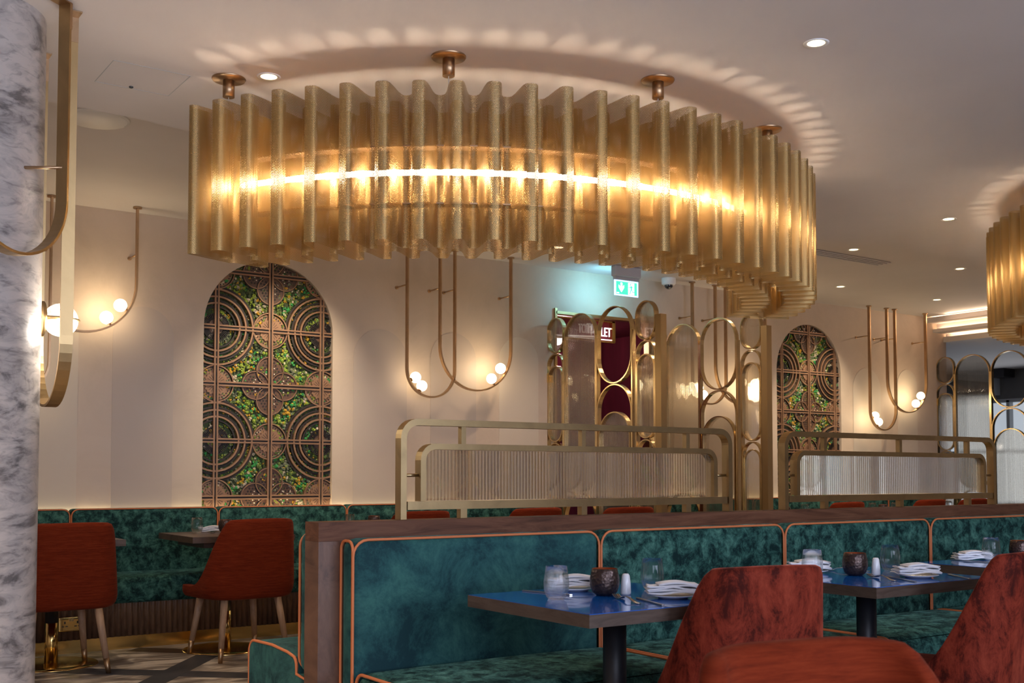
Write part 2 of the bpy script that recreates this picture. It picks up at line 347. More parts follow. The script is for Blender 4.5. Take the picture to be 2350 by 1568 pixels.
        me.update()
        o = bpy.data.objects.new(name, me); COL.objects.link(o)
        if parent: o.parent = parent
        if sub:
            sb = o.modifiers.new('smooth', 'SUBSURF'); sb.levels = sub; sb.render_levels = sub
        return o
def tag(o, label, cat, group=None):
    o['label'] = label; o['category'] = cat
    if group: o['group'] = group
    return o
def thing(name, label, cat, loc=(0, 0, 0), rz=0.0, group=None):
    o = bpy.data.objects.new(name, None); COL.objects.link(o); o.location = loc; o.rotation_euler = (0, 0, rz)
    o.empty_display_size = 0.1
    return tag(o, label, cat, group)
def struct(mb, name, m, **k):
    o = mb.build(name, m, **k); o['kind'] = 'structure'; return o
KIDS = {}
def copy_tree(o, loc=None, rz=None, label=None, group=None, parent=None, scale=None):
    c = o.copy(); COL.objects.link(c)
    if parent: c.parent = parent
    if loc is not None: c.location = loc
    if rz is not None: c.rotation_euler = (0, 0, rz)
    if scale is not None: c.scale = scale
    if label: c['label'] = label
    if group: c['group'] = group
    for ch in [q for q in bpy.data.objects if q.parent == o]: copy_tree(ch, parent=c)
    return c
def arc(cx, cz, r, a0, a1, n): return [(cx + r * cos(a0 + (a1 - a0) * i / n), cz + r * sin(a0 + (a1 - a0) * i / n)) for i in range(n + 1)]
def pill(c, hw, z0, z1, n=14):          # closed stadium outline in a vertical plane
    return arc(c, z1 - hw, hw, 0, pi, n) + arc(c, z0 + hw, hw, pi, 2 * pi, n)
def rrect(x0, x1, z0, z1, r, n=5, bottom=True):
    p = arc(x1 - r, z1 - r, r, 0, pi / 2, n) + arc(x0 + r, z1 - r, r, pi / 2, pi, n)
    rb = r if bottom else 0.001
    return p + arc(x0 + rb, z0 + rb, rb, pi, 1.5 * pi, n) + arc(x1 - rb, z0 + rb, rb, 1.5 * pi, 2 * pi, n)

# ------------------------------------------------------------------ room shell
WY = 7.9; RAFT = 2.89; CEIL = 2.98; RS = 1.0173
XL, XR, YF, YB = -3.5, 15.6, -3.4, 11.5
struct(MB().box(XL, XR, YF, YB, -0.1, 0), 'floor', M['floor'])
def inlay(p, q, w_, name, m, z=0.0015):
    p, q = Vector((*p, 0)), Vector((*q, 0)); d = (q - p).normalized(); n_ = Vector((-d.y, d.x, 0)) * w_ / 2
    c = (p + q) / 2
    return struct(MB().obox((c.x, c.y, z / 2), (q - p) / 2, n_, (0, 0, z / 2)), name, m)
inlay((0.2, 8.05), (3.30, 5.20), 0.17, 'trim_1', M['floor_dark'])
inlay((1.25, 5.35), (2.75, 7.30), 0.15, 'trim_2', M['floor_dark'], 0.0025)
inlay((2.10, 7.38), (2.42, 7.05), 0.16, 'trim_3', M['floor_brown'], 0.001)
inlay((2.55, 7.22), (4.6, 5.35), 0.15, 'trim_4', M['floor_dark'], 0.001)
# ceiling: upper plane and the lower raft with its curved edge
struct(MB().box(XL, XR, YF, YB, CEIL, CEIL + 0.12), 'ceiling', M['ceiling'])
edge = [(-3.4, 5.30), (-1, 5.33), (1.25, 5.40), (1.77, 5.46), (3.0, 5.60), (4.5, 5.68), (5.6, 5.60), (6.2, 5.49), (6.7, 5.345), (7.2, 5.235), (7.7, 5.20), (8.4, 5.24), (9.5, 5.35), (11, 5.5), (15.5, 5.7)]
def smooth_line(p, k=6):
    out = []
    for i in range(len(p) - 1):
        a, b2, c, d = p[max(i - 1, 0)], p[i], p[i + 1], p[min(i + 2, len(p) - 1)]
        for j in range(k):
            t_ = j / k
            out.append(tuple(0.5 * ((2 * b2[q]) + (-a[q] + c[q]) * t_ + (2 * a[q] - 5 * b2[q] + 4 * c[q] - d[q]) * t_ ** 2 + (-a[q] + 3 * b2[q] - 3 * c[q] + d[q]) * t_ ** 3) for q in range(2)))
    return out + [p[-1]]
e2 = smooth_line([(x * RS, y * RS) for x, y in edge])
mb = MB(); n = len(e2)
vs = [(x, YF + 0.02, RAFT) for x, y in e2] + [(x, y, RAFT) for x, y in e2] + [(x, y, CEIL) for x, y in e2]
mb.add(vs, [(i, i + 1, n + i + 1, n + i) for i in range(n - 1)] + [(n + i, n + i + 1, 2 * n + i + 1, 2 * n + i) for i in range(n - 1)])
o = struct(mb, 'ceiling_raft', M['ceiling']); o.name = 'ceiling'
# back wall with two arched niches and the doorway
A1 = (2.725, 3.751); A2 = (8.785, 9.800); SPR = 2.225; SILL = 0.55; DX = (5.915, 7.02); DZ = 2.59
mb = MB(); N = 28
def wallq(x0, x1, z0, z1): mb.add([(x0, WY, z0), (x1, WY, z0), (x1, WY, z1), (x0, WY, z1)], [(0, 1, 2, 3)])
for x0, x1 in ((XL, A1[0]), (A1[1], DX[0]), (DX[1], A2[0]), (A2[1], 11.72)): wallq(x0, x1, 0, CEIL)
wallq(DX[0], DX[1], DZ, CEIL)
for (x0, x1) in (A1, A2):
    wallq(x0, x1, 0, SILL)
    c = (x0 + x1) / 2; r = (x1 - x0) / 2; p = arc(c, SPR, r, pi, 0, N)
    for i in range(N): mb.add([(p[i][0], WY, p[i][1]), (p[i + 1][0], WY, p[i + 1][1]), (p[i + 1][0], WY, CEIL), (p[i][0], WY, CEIL)], [(0, 1, 2, 3)])
    path = [(x0, SILL)] + p + [(x1, SILL)]
    for i in range(len(path) - 1): mb.add([(path[i][0], WY, path[i][1]), (path[i + 1][0], WY, path[i + 1][1]), (path[i + 1][0], WY + 0.07, path[i + 1][1]), (path[i][0], WY + 0.07, path[i][1])], [(0, 1, 2, 3)])
mb.add([(11.72, WY, 0), (11.72, WY, CEIL), (11.72, WY + 0.25, CEIL), (11.72, WY + 0.25, 0)], [(0, 1, 2, 3)])
struct(mb, 'wall_back', M['plaster'], fix=False)
# other walls
struct(MB().box(XL - 0.1, XL, YF, YB, 0, CEIL), 'wall_left', M['plaster'])
# far right: grey walls beyond the plaster wall
struct(MB().box(11.72, 15.6, 11.0, 11.1, 0, CEIL), 'wall_far', M['grey_wall'])
mb = MB(); WX = 15.5
for y0, y1, z0, z1 in ((YF, 7.2, 0, CEIL), (7.2, 10.5, 0, 0.35), (7.2, 10.5, 2.25, CEIL), (10.5, 11.0, 0, CEIL)): mb.box(WX, WX + 0.1, y0, y1, z0, z1)
struct(mb, 'wall_right', M['grey_wall'])
mb = MB(); mb.add([(WX + 0.3, 6.8, 0.1), (WX + 0.3, 10.9, 0.1), (WX + 0.3, 10.9, 2.5), (WX + 0.3, 6.8, 2.5)], [(0, 1, 2, 3)])
wn = struct(mb, 'window_1', M['sky_pane'])
mb = MB()
for z in (0.35, 1.45, 2.22): mb.box(WX - 0.01, WX + 0.09, 7.2, 10.5, z, z + 0.05)
for y in (7.2, 8.3, 9.4, 10.45): mb.box(WX - 0.01, WX + 0.09, y, y + 0.05, 0.35, 2.25)
fr = mb.build('window_frame', M['light_grey'], wn)
# lighter pier and black header beyond the screen
struct(MB().box(15.30, 15.5, 9.55, 9.95, 2.33, CEIL), 'trim_5', M['light_grey'])
mb = MB(); mb.box(15.2, 15.48, 7.0, 9.52, 2.86, CEIL); mb.box(15.2, 15.48, 9.30, 9.52, 2.58, 2.87)
struct(mb, 'trim_6', M['black_frame'])
# walls out of frame: near right wall, and the front wall behind the viewer with two tall windows
struct(MB().box(10.8, 10.9, YF, 4.6, 0, CEIL), 'wall_right', M['plaster'])
mb = MB(); xs = [XL, -2.25, 0.45, 1.55, 4.25, 10.9]
for i in (0, 2, 4): mb.box(xs[i], xs[i + 1], YF - 0.1, YF, 0, CEIL)
for a, b2 in ((-2.25, 0.45), (1.55, 4.25)): mb.box(a, b2, YF - 0.1, YF, 0, 0.75); mb.box(a, b2, YF - 0.1, YF, 2.75, CEIL)
struct(mb, 'wall_front', M['plaster'])
for k, (a, b2) in enumerate(((-2.25, 0.45), (1.55, 4.25))):
    mb = MB()
    for xx in (a, (a + b2) / 2 - 0.03, b2 - 0.06): mb.box(xx, xx + 0.06, YF - 0.08, YF - 0.02, 0.75, 2.75)
    for zz in (0.75, 2.69): mb.box(a, b2, YF - 0.08, YF - 0.02, zz, zz + 0.06)
    struct(mb, 'window_%d' % (k + 2), M['black_frame'])
# lit stepped coves at the far right
x0s = (11.333, 11.468, 11.669); tz = (2.975, 2.852, 2.776); bz = (2.913, 2.807, 2.706)
mb = MB()
for i in range(3):
    ye = WY if i < 2 else 10.9
    mb.box(x0s[i], x0s[i] + 0.03, 3.0, ye, bz[i], tz[i] - 0.006)
    mb.box(x0s[i] + 0.03, (x0s[i + 1] + 0.085) if i < 2 else XR - 0.12, 3.0, ye, bz[i], bz[i] + 0.012)
    mb.box(x0s[i] + 0.075, x0s[i] + 0.085, 3.0, ye, bz[i] + 0.012, bz[i - 1] if i else CEIL)
struct(mb, 'trim_7', M['ceiling'])
for i in range(3):
    g_ = MB().box(x0s[i] + 0.036, x0s[i] + 0.060, 3.0, 7.85, tz[i] - 0.028, tz[i] - 0.020); struct(g_, 'trim_%d' % (8 + i), M['cove_glow'])
for yy in (4.5, 6.6): lamp('AREA', 'cove_light', (11.30, yy, 2.945), 5, (1.0, 0.72, 0.48), (0, radians(97), 0), 0.03, 2.0)
# painted arches on the plaster wall
def arch_relief(x0, x1, top, name, m, d=0.004, z0=0.86):
    c = (x0 + x1) / 2; r = (x1 - x0) / 2
    poly = [(x0, z0)] + arc(c, top - r, r, pi, 0, 20) + [(x1, z0)]
    mb = MB(); mb.add([(a, WY - d, b2) for a, b2 in poly], [tuple(range(len(poly)))])
    mb.add([(a, WY - d, b2) for a, b2 in poly] + [(a, WY - 0.0005, b2) for a, b2 in poly], [(i, i + 1, len(poly) + i + 1, len(poly) + i) for i in range(len(poly) - 1)])
    return struct(mb, name, m)
for i, (a, b2, t_, m_, d_) in enumerate([(1.43, 1.853, 2.30, 'arch_paint_light', 0.003), (2.081, 2.505, 2.32, 'arch_paint', 0.004), (3.93, 4.41, 2.30, 'arch_paint', 0.003), (4.633, 5.078, 2.32, 'arch_paint', 0.004), (5.313, 5.73, 2.33, 'arch_paint_light', 0.003),
        (7.33, 7.76, 2.31, 'arch_paint_light', 0.003), (10.0, 10.48, 2.32, 'arch_paint_light', 0.003), (10.78, 11.14, 2.34, 'arch_paint_light', 0.004)]):
    arch_relief(a, b2, t_, 'trim_%d' % (11 + i), M[m_], d_)
# doorway recess, maroon
mb = MB(); Yd = 9.3
mb.add([(DX[0], WY, 0), (DX[0], WY, DZ), (DX[0], Yd, DZ), (DX[0], Yd, 0), (DX[1] + 0.6, Yd, 0), (DX[1] + 0.6, Yd, DZ), (DX[1], WY, DZ), (DX[1], WY, 0), (DX[1] + 0.6, 8.3, DZ), (DX[1] + 0.6, 8.3, 0)],
       [(0, 1, 2, 3), (3, 2, 5, 4), (1, 6, 8, 5, 2), (6, 7, 9, 8), (4, 5, 8, 9)])
d1 = struct(mb, 'door_1', M['maroon_dark'], fix=False)
mb = MB()
mb.box(DX[0] - 0.012, DX[0] + 0.012, WY - 0.02, WY + 0.05, 0, DZ + 0.03); mb.box(DX[1] - 0.012, DX[1] + 0.012, WY - 0.02, WY + 0.05, 0, DZ)
mb.box(DX[0], DX[1], WY - 0.02, WY + 0.05, DZ - 0.02, DZ + 0.005)
mb.build('door_frame', M['brass'], d1)
MB().box(6.35, 6.95, 9.2, 9.27, 0, 1.98).build('door_leaf', M['door_wood'], d1)
mb = MB()
for a, b2, z0, z1 in ((6.44, 6.86, 1.15, 1.85), (6.44, 6.86, 0.2, 0.95)): mb.sweep([(x, 9.195, z) for x, z in rrect(a, b2, z0, z1, 0.01, 2)], (0, 1, 0), 0.02, 0.02, True)
mb.build('door_moulding', M['door_wood'], d1)
lamp('POINT', 'corridor_light', (6.55, 8.65, 2.45), 9, (1.0, 0.72, 0.80), size=0.08)

# ------------------------------------------------------------------ toilet sign over the doorway
sg = thing('hanging_sign', 'gold framed sign with white TOILET letters above the maroon doorway', 'sign', (6.35, 8.0, 2.37))
sx0, sx1 = 5.95 - 6.35, 6.670 - 6.35
mb = MB(); mb.sweep([(x, 0, z) for x, z in [(sx1, 0.0), (sx1, 0.19), (sx0, 0.19), (sx0, 0.0)]], (0, 1, 0), 0.014, 0.05, True); mb.box(sx1 - 0.03, sx1 + 0.008, -0.025, 0.03, 0, 0.2)
mb.build('frame', M['gold'], sg)
MB().box(sx0, sx1, 0.02, 0.03, 0.0, 0.19).build('back_panel', M['maroon'], sg)
MB().box(sx0 + 0.01, sx1 - 0.012, -0.02, -0.005, 0.016, 0.024).build('letter_rail', M['sign_white'], sg)
cu = bpy.data.curves.new('letters', 'FONT'); cu.body = 'TOILET'; cu.size = 0.135; cu.extrude = 0.006; cu.align_x = 'RIGHT'; cu.space_character = 1.02
to = bpy.data.objects.new('tmp', cu); COL.objects.link(to)
me = bpy.data.meshes.new_from_object(to.evaluated_get(bpy.context.evaluated_depsgraph_get())); bpy.data.objects.remove(to)
me.materials.clear(); me.materials.append(M['sign_white'])
lt = bpy.data.objects.new('letters', me); COL.objects.link(lt); lt.parent = sg; lt.location = (sx1 - 0.035, -0.015, 0.05); lt.rotation_euler = (radians(90), 0, 0); lt.scale = (0.58, 0.9, 1)

# ------------------------------------------------------------------ ceiling fittings
def downlight(p, z, label, r=0.048, first=[None], energy=14):
    if first[0] is None:
        t = thing('downlight', label, 'ceiling light', (p[0], p[1], z), 0, 'recessed downlights')
        MB().lathe([(0.036, -0.001), (0.050, -0.004), (0.052, -0.001), (0.052, 0.001)]).build('bezel', M['white'], t)
        MB().lathe([(0.036, -0.001), (0.030, 0.000), (0.024, -0.0006), (0.0, -0.0006)]).build('reflector', M['downlight'], t)
        first[0] = t
    else:
        t = copy_tree(first[0], (p[0], p[1], z), label=label)
    lamp('SPOT', 'downlight_beam', (p[0], p[1], z - 0.02), energy, WARM, (0, 0, 0), 0.04, spot=radians(95), blend=0.8)
    return t
P = onZ(617, 176, RAFT); downlight(P, RAFT, 'recessed downlight with glowing centre between two canopies left of the big pendant')
P = onZ(1873, 99, RAFT); downlight(P, RAFT, 'recessed downlight in the ceiling at upper right, largest and nearest one', energy=12)
P = onZ(2177, 503, RAFT); downlight(P, RAFT, 'recessed downlight between the two gold chandeliers', energy=30)
for x, y, l in ((1959, 573, 'small far downlight next to the slot air vent'), (2203, 617, 'small far downlight left of the second chandelier'), (1929, 658, 'small far downlight above the right moss arch'), (2150, 688, 'small far downlight in front of the lit stepped coves')):
    P = onZ(x, y, CEIL); downlight(P, CEIL, l, energy=40)
P = onZ(1282, 568, CEIL)
downlight(P, CEIL, 'downlight just visible under the lower edge of the big chandelier', energy=40)
# round ceiling disc
P = onZ(222, 272, CEIL); t = thing('ceiling_disc', 'round pale disc set in the ceiling at left behind the brass loops', 'ceiling disc', (P.x, P.y, CEIL))
MB().lathe([(0.0, -0.012), (0.15, -0.012), (0.155, -0.008), (0.155, -0.001)]).build('plate', M['white'], t); MB().lathe([(0.155, -0.009), (0.165, -0.006), (0.165, -0.001)]).build('rim', M['white'], t)
P = onZ(301, 199, RAFT); tag(MB().sphere((P.x, P.y, RAFT - 0.002), 0.010, sq=(1, 1, 0.6)).build('ceiling_sensor', M['sensor']), 'tiny dark sensor dot inside the outlined ceiling hatch', 'sensor')
# hatch outline
mb = MB(); q = [onZ(*p, RAFT) for p in ((215, 186), (268, 141), (437, 177), (377, 219))]
q = [Vector((1.245, 5.09, RAFT)), Vector((1.245, 4.78, RAFT)), Vector((1.575, 4.78, RAFT)), Vector((1.575, 5.09, RAFT))]
mb.sweep([(p.x, p.y, RAFT - 0.0008) for p in q], (0, 0, 1), 0.004, 0.0012, True)
tag(mb.build('ceiling_hatch', M['light_grey']), 'thin outlined square access hatch in the white ceiling at upper left', 'hatch')
# slot vent
a, b2 = onZ(1868, 574, CEIL), onZ(2022, 606, CEIL)
t = thing('slot_vent', 'long slim dark slotted air vent in the far ceiling', 'air vent', ((a.x + b2.x) / 2, 6.09, CEIL))
L = (b2.x - a.x) / 2
MB().box(-L, L, -0.07, 0.07, -0.004, -0.0005).build('backing', M['black_frame'], t)
for k in range(4): MB().box(-L, L, -0.075 + k * 0.045, -0.060 + k * 0.045, -0.010, -0.004).build('slat', M['ceiling'], t)
# exit sign
t = thing('exit_sign', 'green illuminated running man exit sign hanging from ceiling', 'exit sign', (6.39, 7.48, CEIL))
MB().rbox(-0.150, 0.150, -0.035, 0.035, -0.100, -0.001, 0.014).build('housing', M['grey_plastic'], t)
MB().rbox(-0.140, 0.140, -0.018, 0.018, -0.128, -0.098, 0.006).build('lower_rail', M['grey_plastic'], t)
pan = MB().box(-0.137, 0.137, -0.004, 0.004, -0.265, -0.125).build('edge_panel', M['exit_edge'], t)
MB().box(-0.120, 0.120, -0.0055, -0.0045, -0.253, -0.140).build('green_field', M['exit_green'], pan)
Y = -0.0065
mb = MB(); mb.prism([(-0.070, -0.150), (-0.050, -0.150), (-0.050, -0.188), (-0.030, -0.170), (-0.030, -0.195), (-0.060, -0.235), (-0.092, -0.195), (-0.092, -0.170), (-0.070, -0.188)], 'y', Y, Y + 0.0008); mb.box(-0.113, -0.088, Y, Y + 0.0008, -0.246, -0.238)
mb.build('arrow', M['exit_white'], pan)
MB().box(0.018, 0.088, Y, Y + 0.0008, -0.250, -0.145).build('white_door', M['exit_white'], pan)
mb = MB(); Y -= 0.001
mb.prism([(0.046 + 0.008 * cos(q), -0.160 + 0.008 * sin(q)) for q in [k * pi / 5 for k in range(10)]], 'y', Y, Y + 0.0008)
for pl in ([(0.042, -0.172), (0.062, -0.170), (0.060, -0.205), (0.046, -0.206)], [(0.020, -0.186), (0.036, -0.184), (0.046, -0.172), (0.050, -0.178), (0.038, -0.191), (0.020, -0.191)], [(0.058, -0.172), (0.074, -0.188), (0.070, -0.192), (0.054, -0.180)],
           [(0.046, -0.203), (0.056, -0.203), (0.040, -0.245), (0.030, -0.245)], [(0.050, -0.203), (0.060, -0.203), (0.070, -0.220), (0.090, -0.224), (0.090, -0.230), (0.066, -0.228)]): mb.prism(pl, 'y', Y, Y + 0.0008)
mb.build('running_figure', M['exit_green'], pan)
lamp('AREA', 'exit_sign_glow', (6.33, 7.50, 2.79), 2.6, (0.25, 0.75, 1.0), (radians(90), 0, 0), 0.26, 0.13)
# dome camera
t = thing('dome_camera', 'white dome security camera on ceiling beside the exit sign', 'camera', (7.10, 7.70, CEIL))
MB().lathe([(0.066, -0.0005), (0.068, -0.02), (0.066, -0.055), (0.050, -0.066), (0.0, -0.066)]).build('base', M['white'], t)
MB().sphere((0, 0, -0.066), 0.042, sq=(1, 1, 0.95)).build('dome', M['dome'], t)
mb = MB(); [mb.sphere((0.02 * cos(a), 0.02 * sin(a) - 0.024, -0.09 + 0.008 * sin(a)), 0.006, 8, 6) for a in (0.3, 2.0, 3.6)]; mb.build('lens', M['steel'], t)

# ------------------------------------------------------------------ marble column and its brass loops
t = MB().lathe([(0.305, 0), (0.305, RAFT)], (0.63, 4.61, 0), 64).build('marble_column', M['marble'])
tag(t, 'thick round column clad in grey veined marble at the left edge', 'column')
def loop(a, b2, z_bot, z_top, strip, th, leftx=None):
    """U outline of two legs from a to b (local axis), legs up to z_top."""
    r = (b2 - a) / 2; c = (a + b2) / 2
    return [(a, z_top)] + arc(c, z_bot + r, r, pi, 2 * pi, 24) + [(b2, z_top)]
t = thing('brass_loop', 'brass band loop hung side-on beside the marble column, reaching lowest', 'wall light', (0.990, 4.665, 0), 0, 'brass loops on the marble column')
u = loop(-0.255, 0.255, 1.405, RAFT - 0.001, 0, 0)
MB().sweep([(0, y, z) for y, z in u], (1, 0, 0), 0.010, 0.047).build('band', M['brass_band'], t)
for y in (-0.255, 0.255):
    mb = MB(); mb.box(-0.024, 0.024, y - 0.008, y + 0.004, RAFT - 0.10, RAFT - 0.001); mb.box(-0.023, 0.023, y - 0.07, y, RAFT - 0.005, RAFT - 0.0005); mb.cyl((0, y - 0.012, RAFT - 0.04), (0, y - 0.008, RAFT - 0.04), 0.004)
    mb.build('bracket', M['brass_dark'], t)
t = thing('brass_loop', 'brass band loop across the face of the marble column, bending off left', 'wall light', (0.942, 4.300, 0), atan2(-0.6, -0.8), 'brass loops on the marble column')
u = loop(0.0, 0.47, 1.905, RAFT - 0.001, 0, 0)
MB().sweep([(x, 0, z) for x, z in u], (0, 1, 0), 0.010, 0.050).build('band', M['brass_band'], t)
for x in (0.0, 0.47):
    mb = MB(); mb.box(x - 0.008, x + 0.004, -0.026, 0.026, RAFT - 0.10, RAFT - 0.001); mb.box(x - 0.004, x + 0.05, -0.026, 0.026, RAFT - 0.005, RAFT - 0.0005); mb.build('bracket', M['brass_dark'], t)
MB().cyl((0.0, 0.0, 2.27), (0.06, -0.17, 2.27), 0.006).build('rod', M['brass_dark'], t)
t = thing('globe_sconce', 'lit crystal globe with brass backplate and rod on the marble column', 'wall light', (1.017, 4.63, 1.745))
MB().cyl((-0.085, 0, 0), (-0.065, 0, 0), 0.070, n=32).build('backplate', M['brass'], t)
cm = M['globe_crystal']; vv = objcoord(cm); vo = nd(cm, 'ShaderNodeTexVoronoi'); vo.inputs['Scale'].default_value = 140; lk(cm, vv, vo.inputs['Vector'])
rr = nd(cm, 'ShaderNodeMapRange'); rr.inputs[1].default_value = 0.0; rr.inputs[2].default_value = 0.6; rr.inputs[3].default_value = 2.2; rr.inputs[4].default_value = 0.5
lk(cm, vo.outputs['Distance'], rr.inputs[0]); lk(cm, rr.outputs[0], bsdf(cm).inputs['Emission Strength'])
MB().sphere((0, 0, 0), 0.066, 32, 20).build('globe', cm, t)
mb = MB(); mb.cyl((-0.115, -0.03, 0.003), (0.0, -0.085, 0.0), 0.006); mb.tube([(0.068 * cos(a), 0.068 * sin(a), 0) for a in [2 * pi * k / 32 for k in range(32)]], 0.005, 8, True)
mb.build('rod', M['brass'], t)
lamp('POINT', 'globe_light', (1.07, 4.56, 1.70), 11, (1, 0.9, 0.78), size=0.04)

# ------------------------------------------------------------------ corrugated chandeliers
def chandelier(label, c, a0, a1, canopies, group):
    t = thing('chandelier', label, 'chandelier', (c[0], c[1], RAFT), 0, group)
    zt, zb = 2.72 - RAFT, 2.075 - RAFT
    nw = int(round(abs(a1 - a0) / radians(4.35)))
    def sheet(rc, ro, phase, name):     # rc = crest radius, ro = trough radius
        K = 20; pts = []; s_ = 0
        for i in range(nw * K + 1):
            f = i / K + phase; th = a0 + (a1 - a0) * i / (nw * K)
            w_ = math.tanh(2.3 * (cos(2 * pi * f) + 0.10)) / math.tanh(2.3)
            sk = 0
            r = (rc + ro) / 2 + (rc - ro) / 2 * w_
            pts.append((r * cos(th + sk), r * sin(th + sk)))
        mb = MB(); L = [0]
        for i in range(1, len(pts)): L.append(L[-1] + math.dist(pts[i], pts[i - 1]))
        vs = [(x, y, zb) for x, y in pts] + [(x, y, zt) for x, y in pts]; n = len(pts)
        mb.add(vs, [(i, i + 1, n + i + 1, n + i) for i in range(n - 1)], True, 0,
               [[(L[i], 0), (L[i + 1], 0), (L[i + 1], zt - zb), (L[i], zt - zb)] for i in range(n - 1)])
        mb.build(name, M['perf'], t)
        return pts
    po = sheet(2.015, 1.835, 0.0, 'outer_sheet'); pi_ = sheet(1.61, 1.775, 0.5, 'inner_sheet')
    for k in (0, -1):                   # end sheets
        mb = MB(); a, b3 = po[k], pi_[k]; d = math.dist(a, b3)
        mb.add([(a[0], a[1], zb), (b3[0], b3[1], zb), (b3[0], b3[1], zt), (a[0], a[1], zt)], [(0, 1, 2, 3)], False, 0, [[(0, 0), (d, 0), (d, zt - zb), (0, zt - zb)]])
        mb.build('end_sheet', M['perf'], t)
    s0, s1 = a0 + (0.06 if a1 > a0 else -0.06), a1 - (0.06 if a1 > a0 else -0.06)
    an = [s0 + (s1 - s0) * i / 90 for i in range(91)]
    for z in (2.505 - RAFT, 2.262 - RAFT):
        mb = MB(); mb.sweep([(1.81 * cos(a), 1.81 * sin(a), z) for a in an], (0, 0, 1), 0.064, 0.006)
        mb.build('hoop', M['brass_dark'], t)
    MB().tube([(1.81 * cos(a), 1.81 * sin(a), 2.40 - RAFT) for a in an], 0.013, 8).build('light_tube', M['light_tube'], t)
    for k in range(1, nw):  # bright emitters added at each pleat to shape light lobes on the ceiling
        ac = a0 + (a1 - a0) * k / nw
        MB().cyl((1.81 * cos(ac - 0.010), 1.81 * sin(ac - 0.010), 2.40 - RAFT), (1.81 * cos(ac + 0.010), 1.81 * sin(ac + 0.010), 2.40 - RAFT), 0.0142, n=8).build('added_glow', M['added_glow'], t)
    for a in canopies:
        x, y = 1.82 * cos(a), 1.82 * sin(a)
        cp = MB().lathe([(0.0, -0.012), (0.070, -0.010), (0.074, -0.004), (0.074, -0.0005)], (x, y, 0)).build('canopy', M['brass_dark'], t)
        MB().cyl((x, y, -0.010), (x, y, -0.085), 0.026, n=20).build('cup', M['brass_dark'], cp)
        mb = MB(); mb.tube([(x, y, -0.085), (x * 0.995, y * 0.995, -0.16), (1.81 * cos(a), 1.81 * sin(a), 2.505 - RAFT)], 0.0022, 6)
        mb.build('suspension_wire', M['steel'], cp)
    return t
R = radians
chandelier('huge crescent chandelier of pleated perforated gold metal with glowing tube inside', (3.384, 5.464), R(-156.25 - 0.4), R(-26.25), [R(-155.7), R(-123), R(-92.5), R(-62), R(-32.5)], 'pleated gold chandeliers')
chandelier('second pleated gold chandelier cut off at the right picture edge', (7.85, 2.55), R(156), R(26), [R(141), R(111), R(81), R(51)], 'pleated gold chandeliers')

# ------------------------------------------------------------------ U-shaped pendants along the wall
PY = 7.72
def u_pendant(label, x0, x1, zb, globes, gm, tilt):
    t = thing('loop_pendant', label, 'pendant light', (x0, PY, CEIL), 0, 'brass U pendants along the wall')
    r = (x1 - x0) / 2
    u = [(0, -0.002)] + arc(r, zb + r - CEIL, r, pi, 2 * pi, 26) + [(2 * r, -0.002)]
    u = [(x, z) for x, z in u]
    MB().sweep([(x, 0, z) for x, z in u], (0, 1, 0), 0.013, 0.034).build('tube', M['brass_dark'], t)
    for x in (0, 2 * r):
        MB().cyl((x, 0, -0.012), (x, 0, -0.0008), 0.030, n=20).build('canopy', M['brass_dark'], t)
        mb = MB(); mb.cyl((x, 0.01, -0.33), (x, WY - PY - 0.0, -0.33), 0.006); mb.cyl((x, WY - PY - 0.012, -0.33), (x, WY - PY - 0.001, -0.33), 0.014)
        mb.build('wall_stay', M['brass_dark'], t)
    for a, mm in globes:
        c = Vector((r + (r - 0.062) * cos(a), 0, zb + r - CEIL + (r - 0.062) * sin(a))); o_ = Vector((cos(a), 0, sin(a)))
        g_ = MB().sphere(c, 0.044).build('globe', M[mm], t)
        mb = MB(); mb.cyl(c + o_ * 0.040, c + o_ * 0.046, 0.018); mb.cyl(c + o_ * 0.044, c + o_ * 0.058, 0.007)
        mb.build('socket', M['brass_dark'], g_)
    return t
DL, DR = R(-148), R(-104)
sets = [(1.183, 1.66, 2.091, 'globe'), (4.311, 1.758, 1.83, 'globe'), (7.42, 1.815, 1.83, 'globe'), (10.061, 1.626, 1.833, 'globe')]
wh = ['at far left behind the marble column', 'in the middle under the chandelier', 'behind the ribbed glass screens', 'right of the right moss arch']
for (x0, za, zb_, gm), w_ in zip(sets, wh):
    gms = ('globe', 'globe_dim') if w_.startswith('in the middle') else ('globe', 'globe')
    u_pendant('narrow brass U pendant, globes low left, ' + w_, x0, x0 + 0.445, za, [(R(206), gms[0]), (R(238), gms[1])], gm, 0)
    u_pendant('wide brass U pendant, globes low right, ' + w_, x0 + 0.305, x0 + 1.003, zb_, [(R(-32), gms[0]), (R(-58), gms[1])], gm, 0)
    lamp('POINT', 'pendant_glow', (x0 + 0.15, PY - 0.03, za + 0.13), 1.6 if gm == 'globe' else 1, (1.0, 0.80, 0.50), size=0.05)
    lamp('POINT', 'pendant_glow', (x0 + 0.80, PY - 0.03, zb_ + 0.17), 2.6, (1.0, 0.80, 0.50), size=0.05)

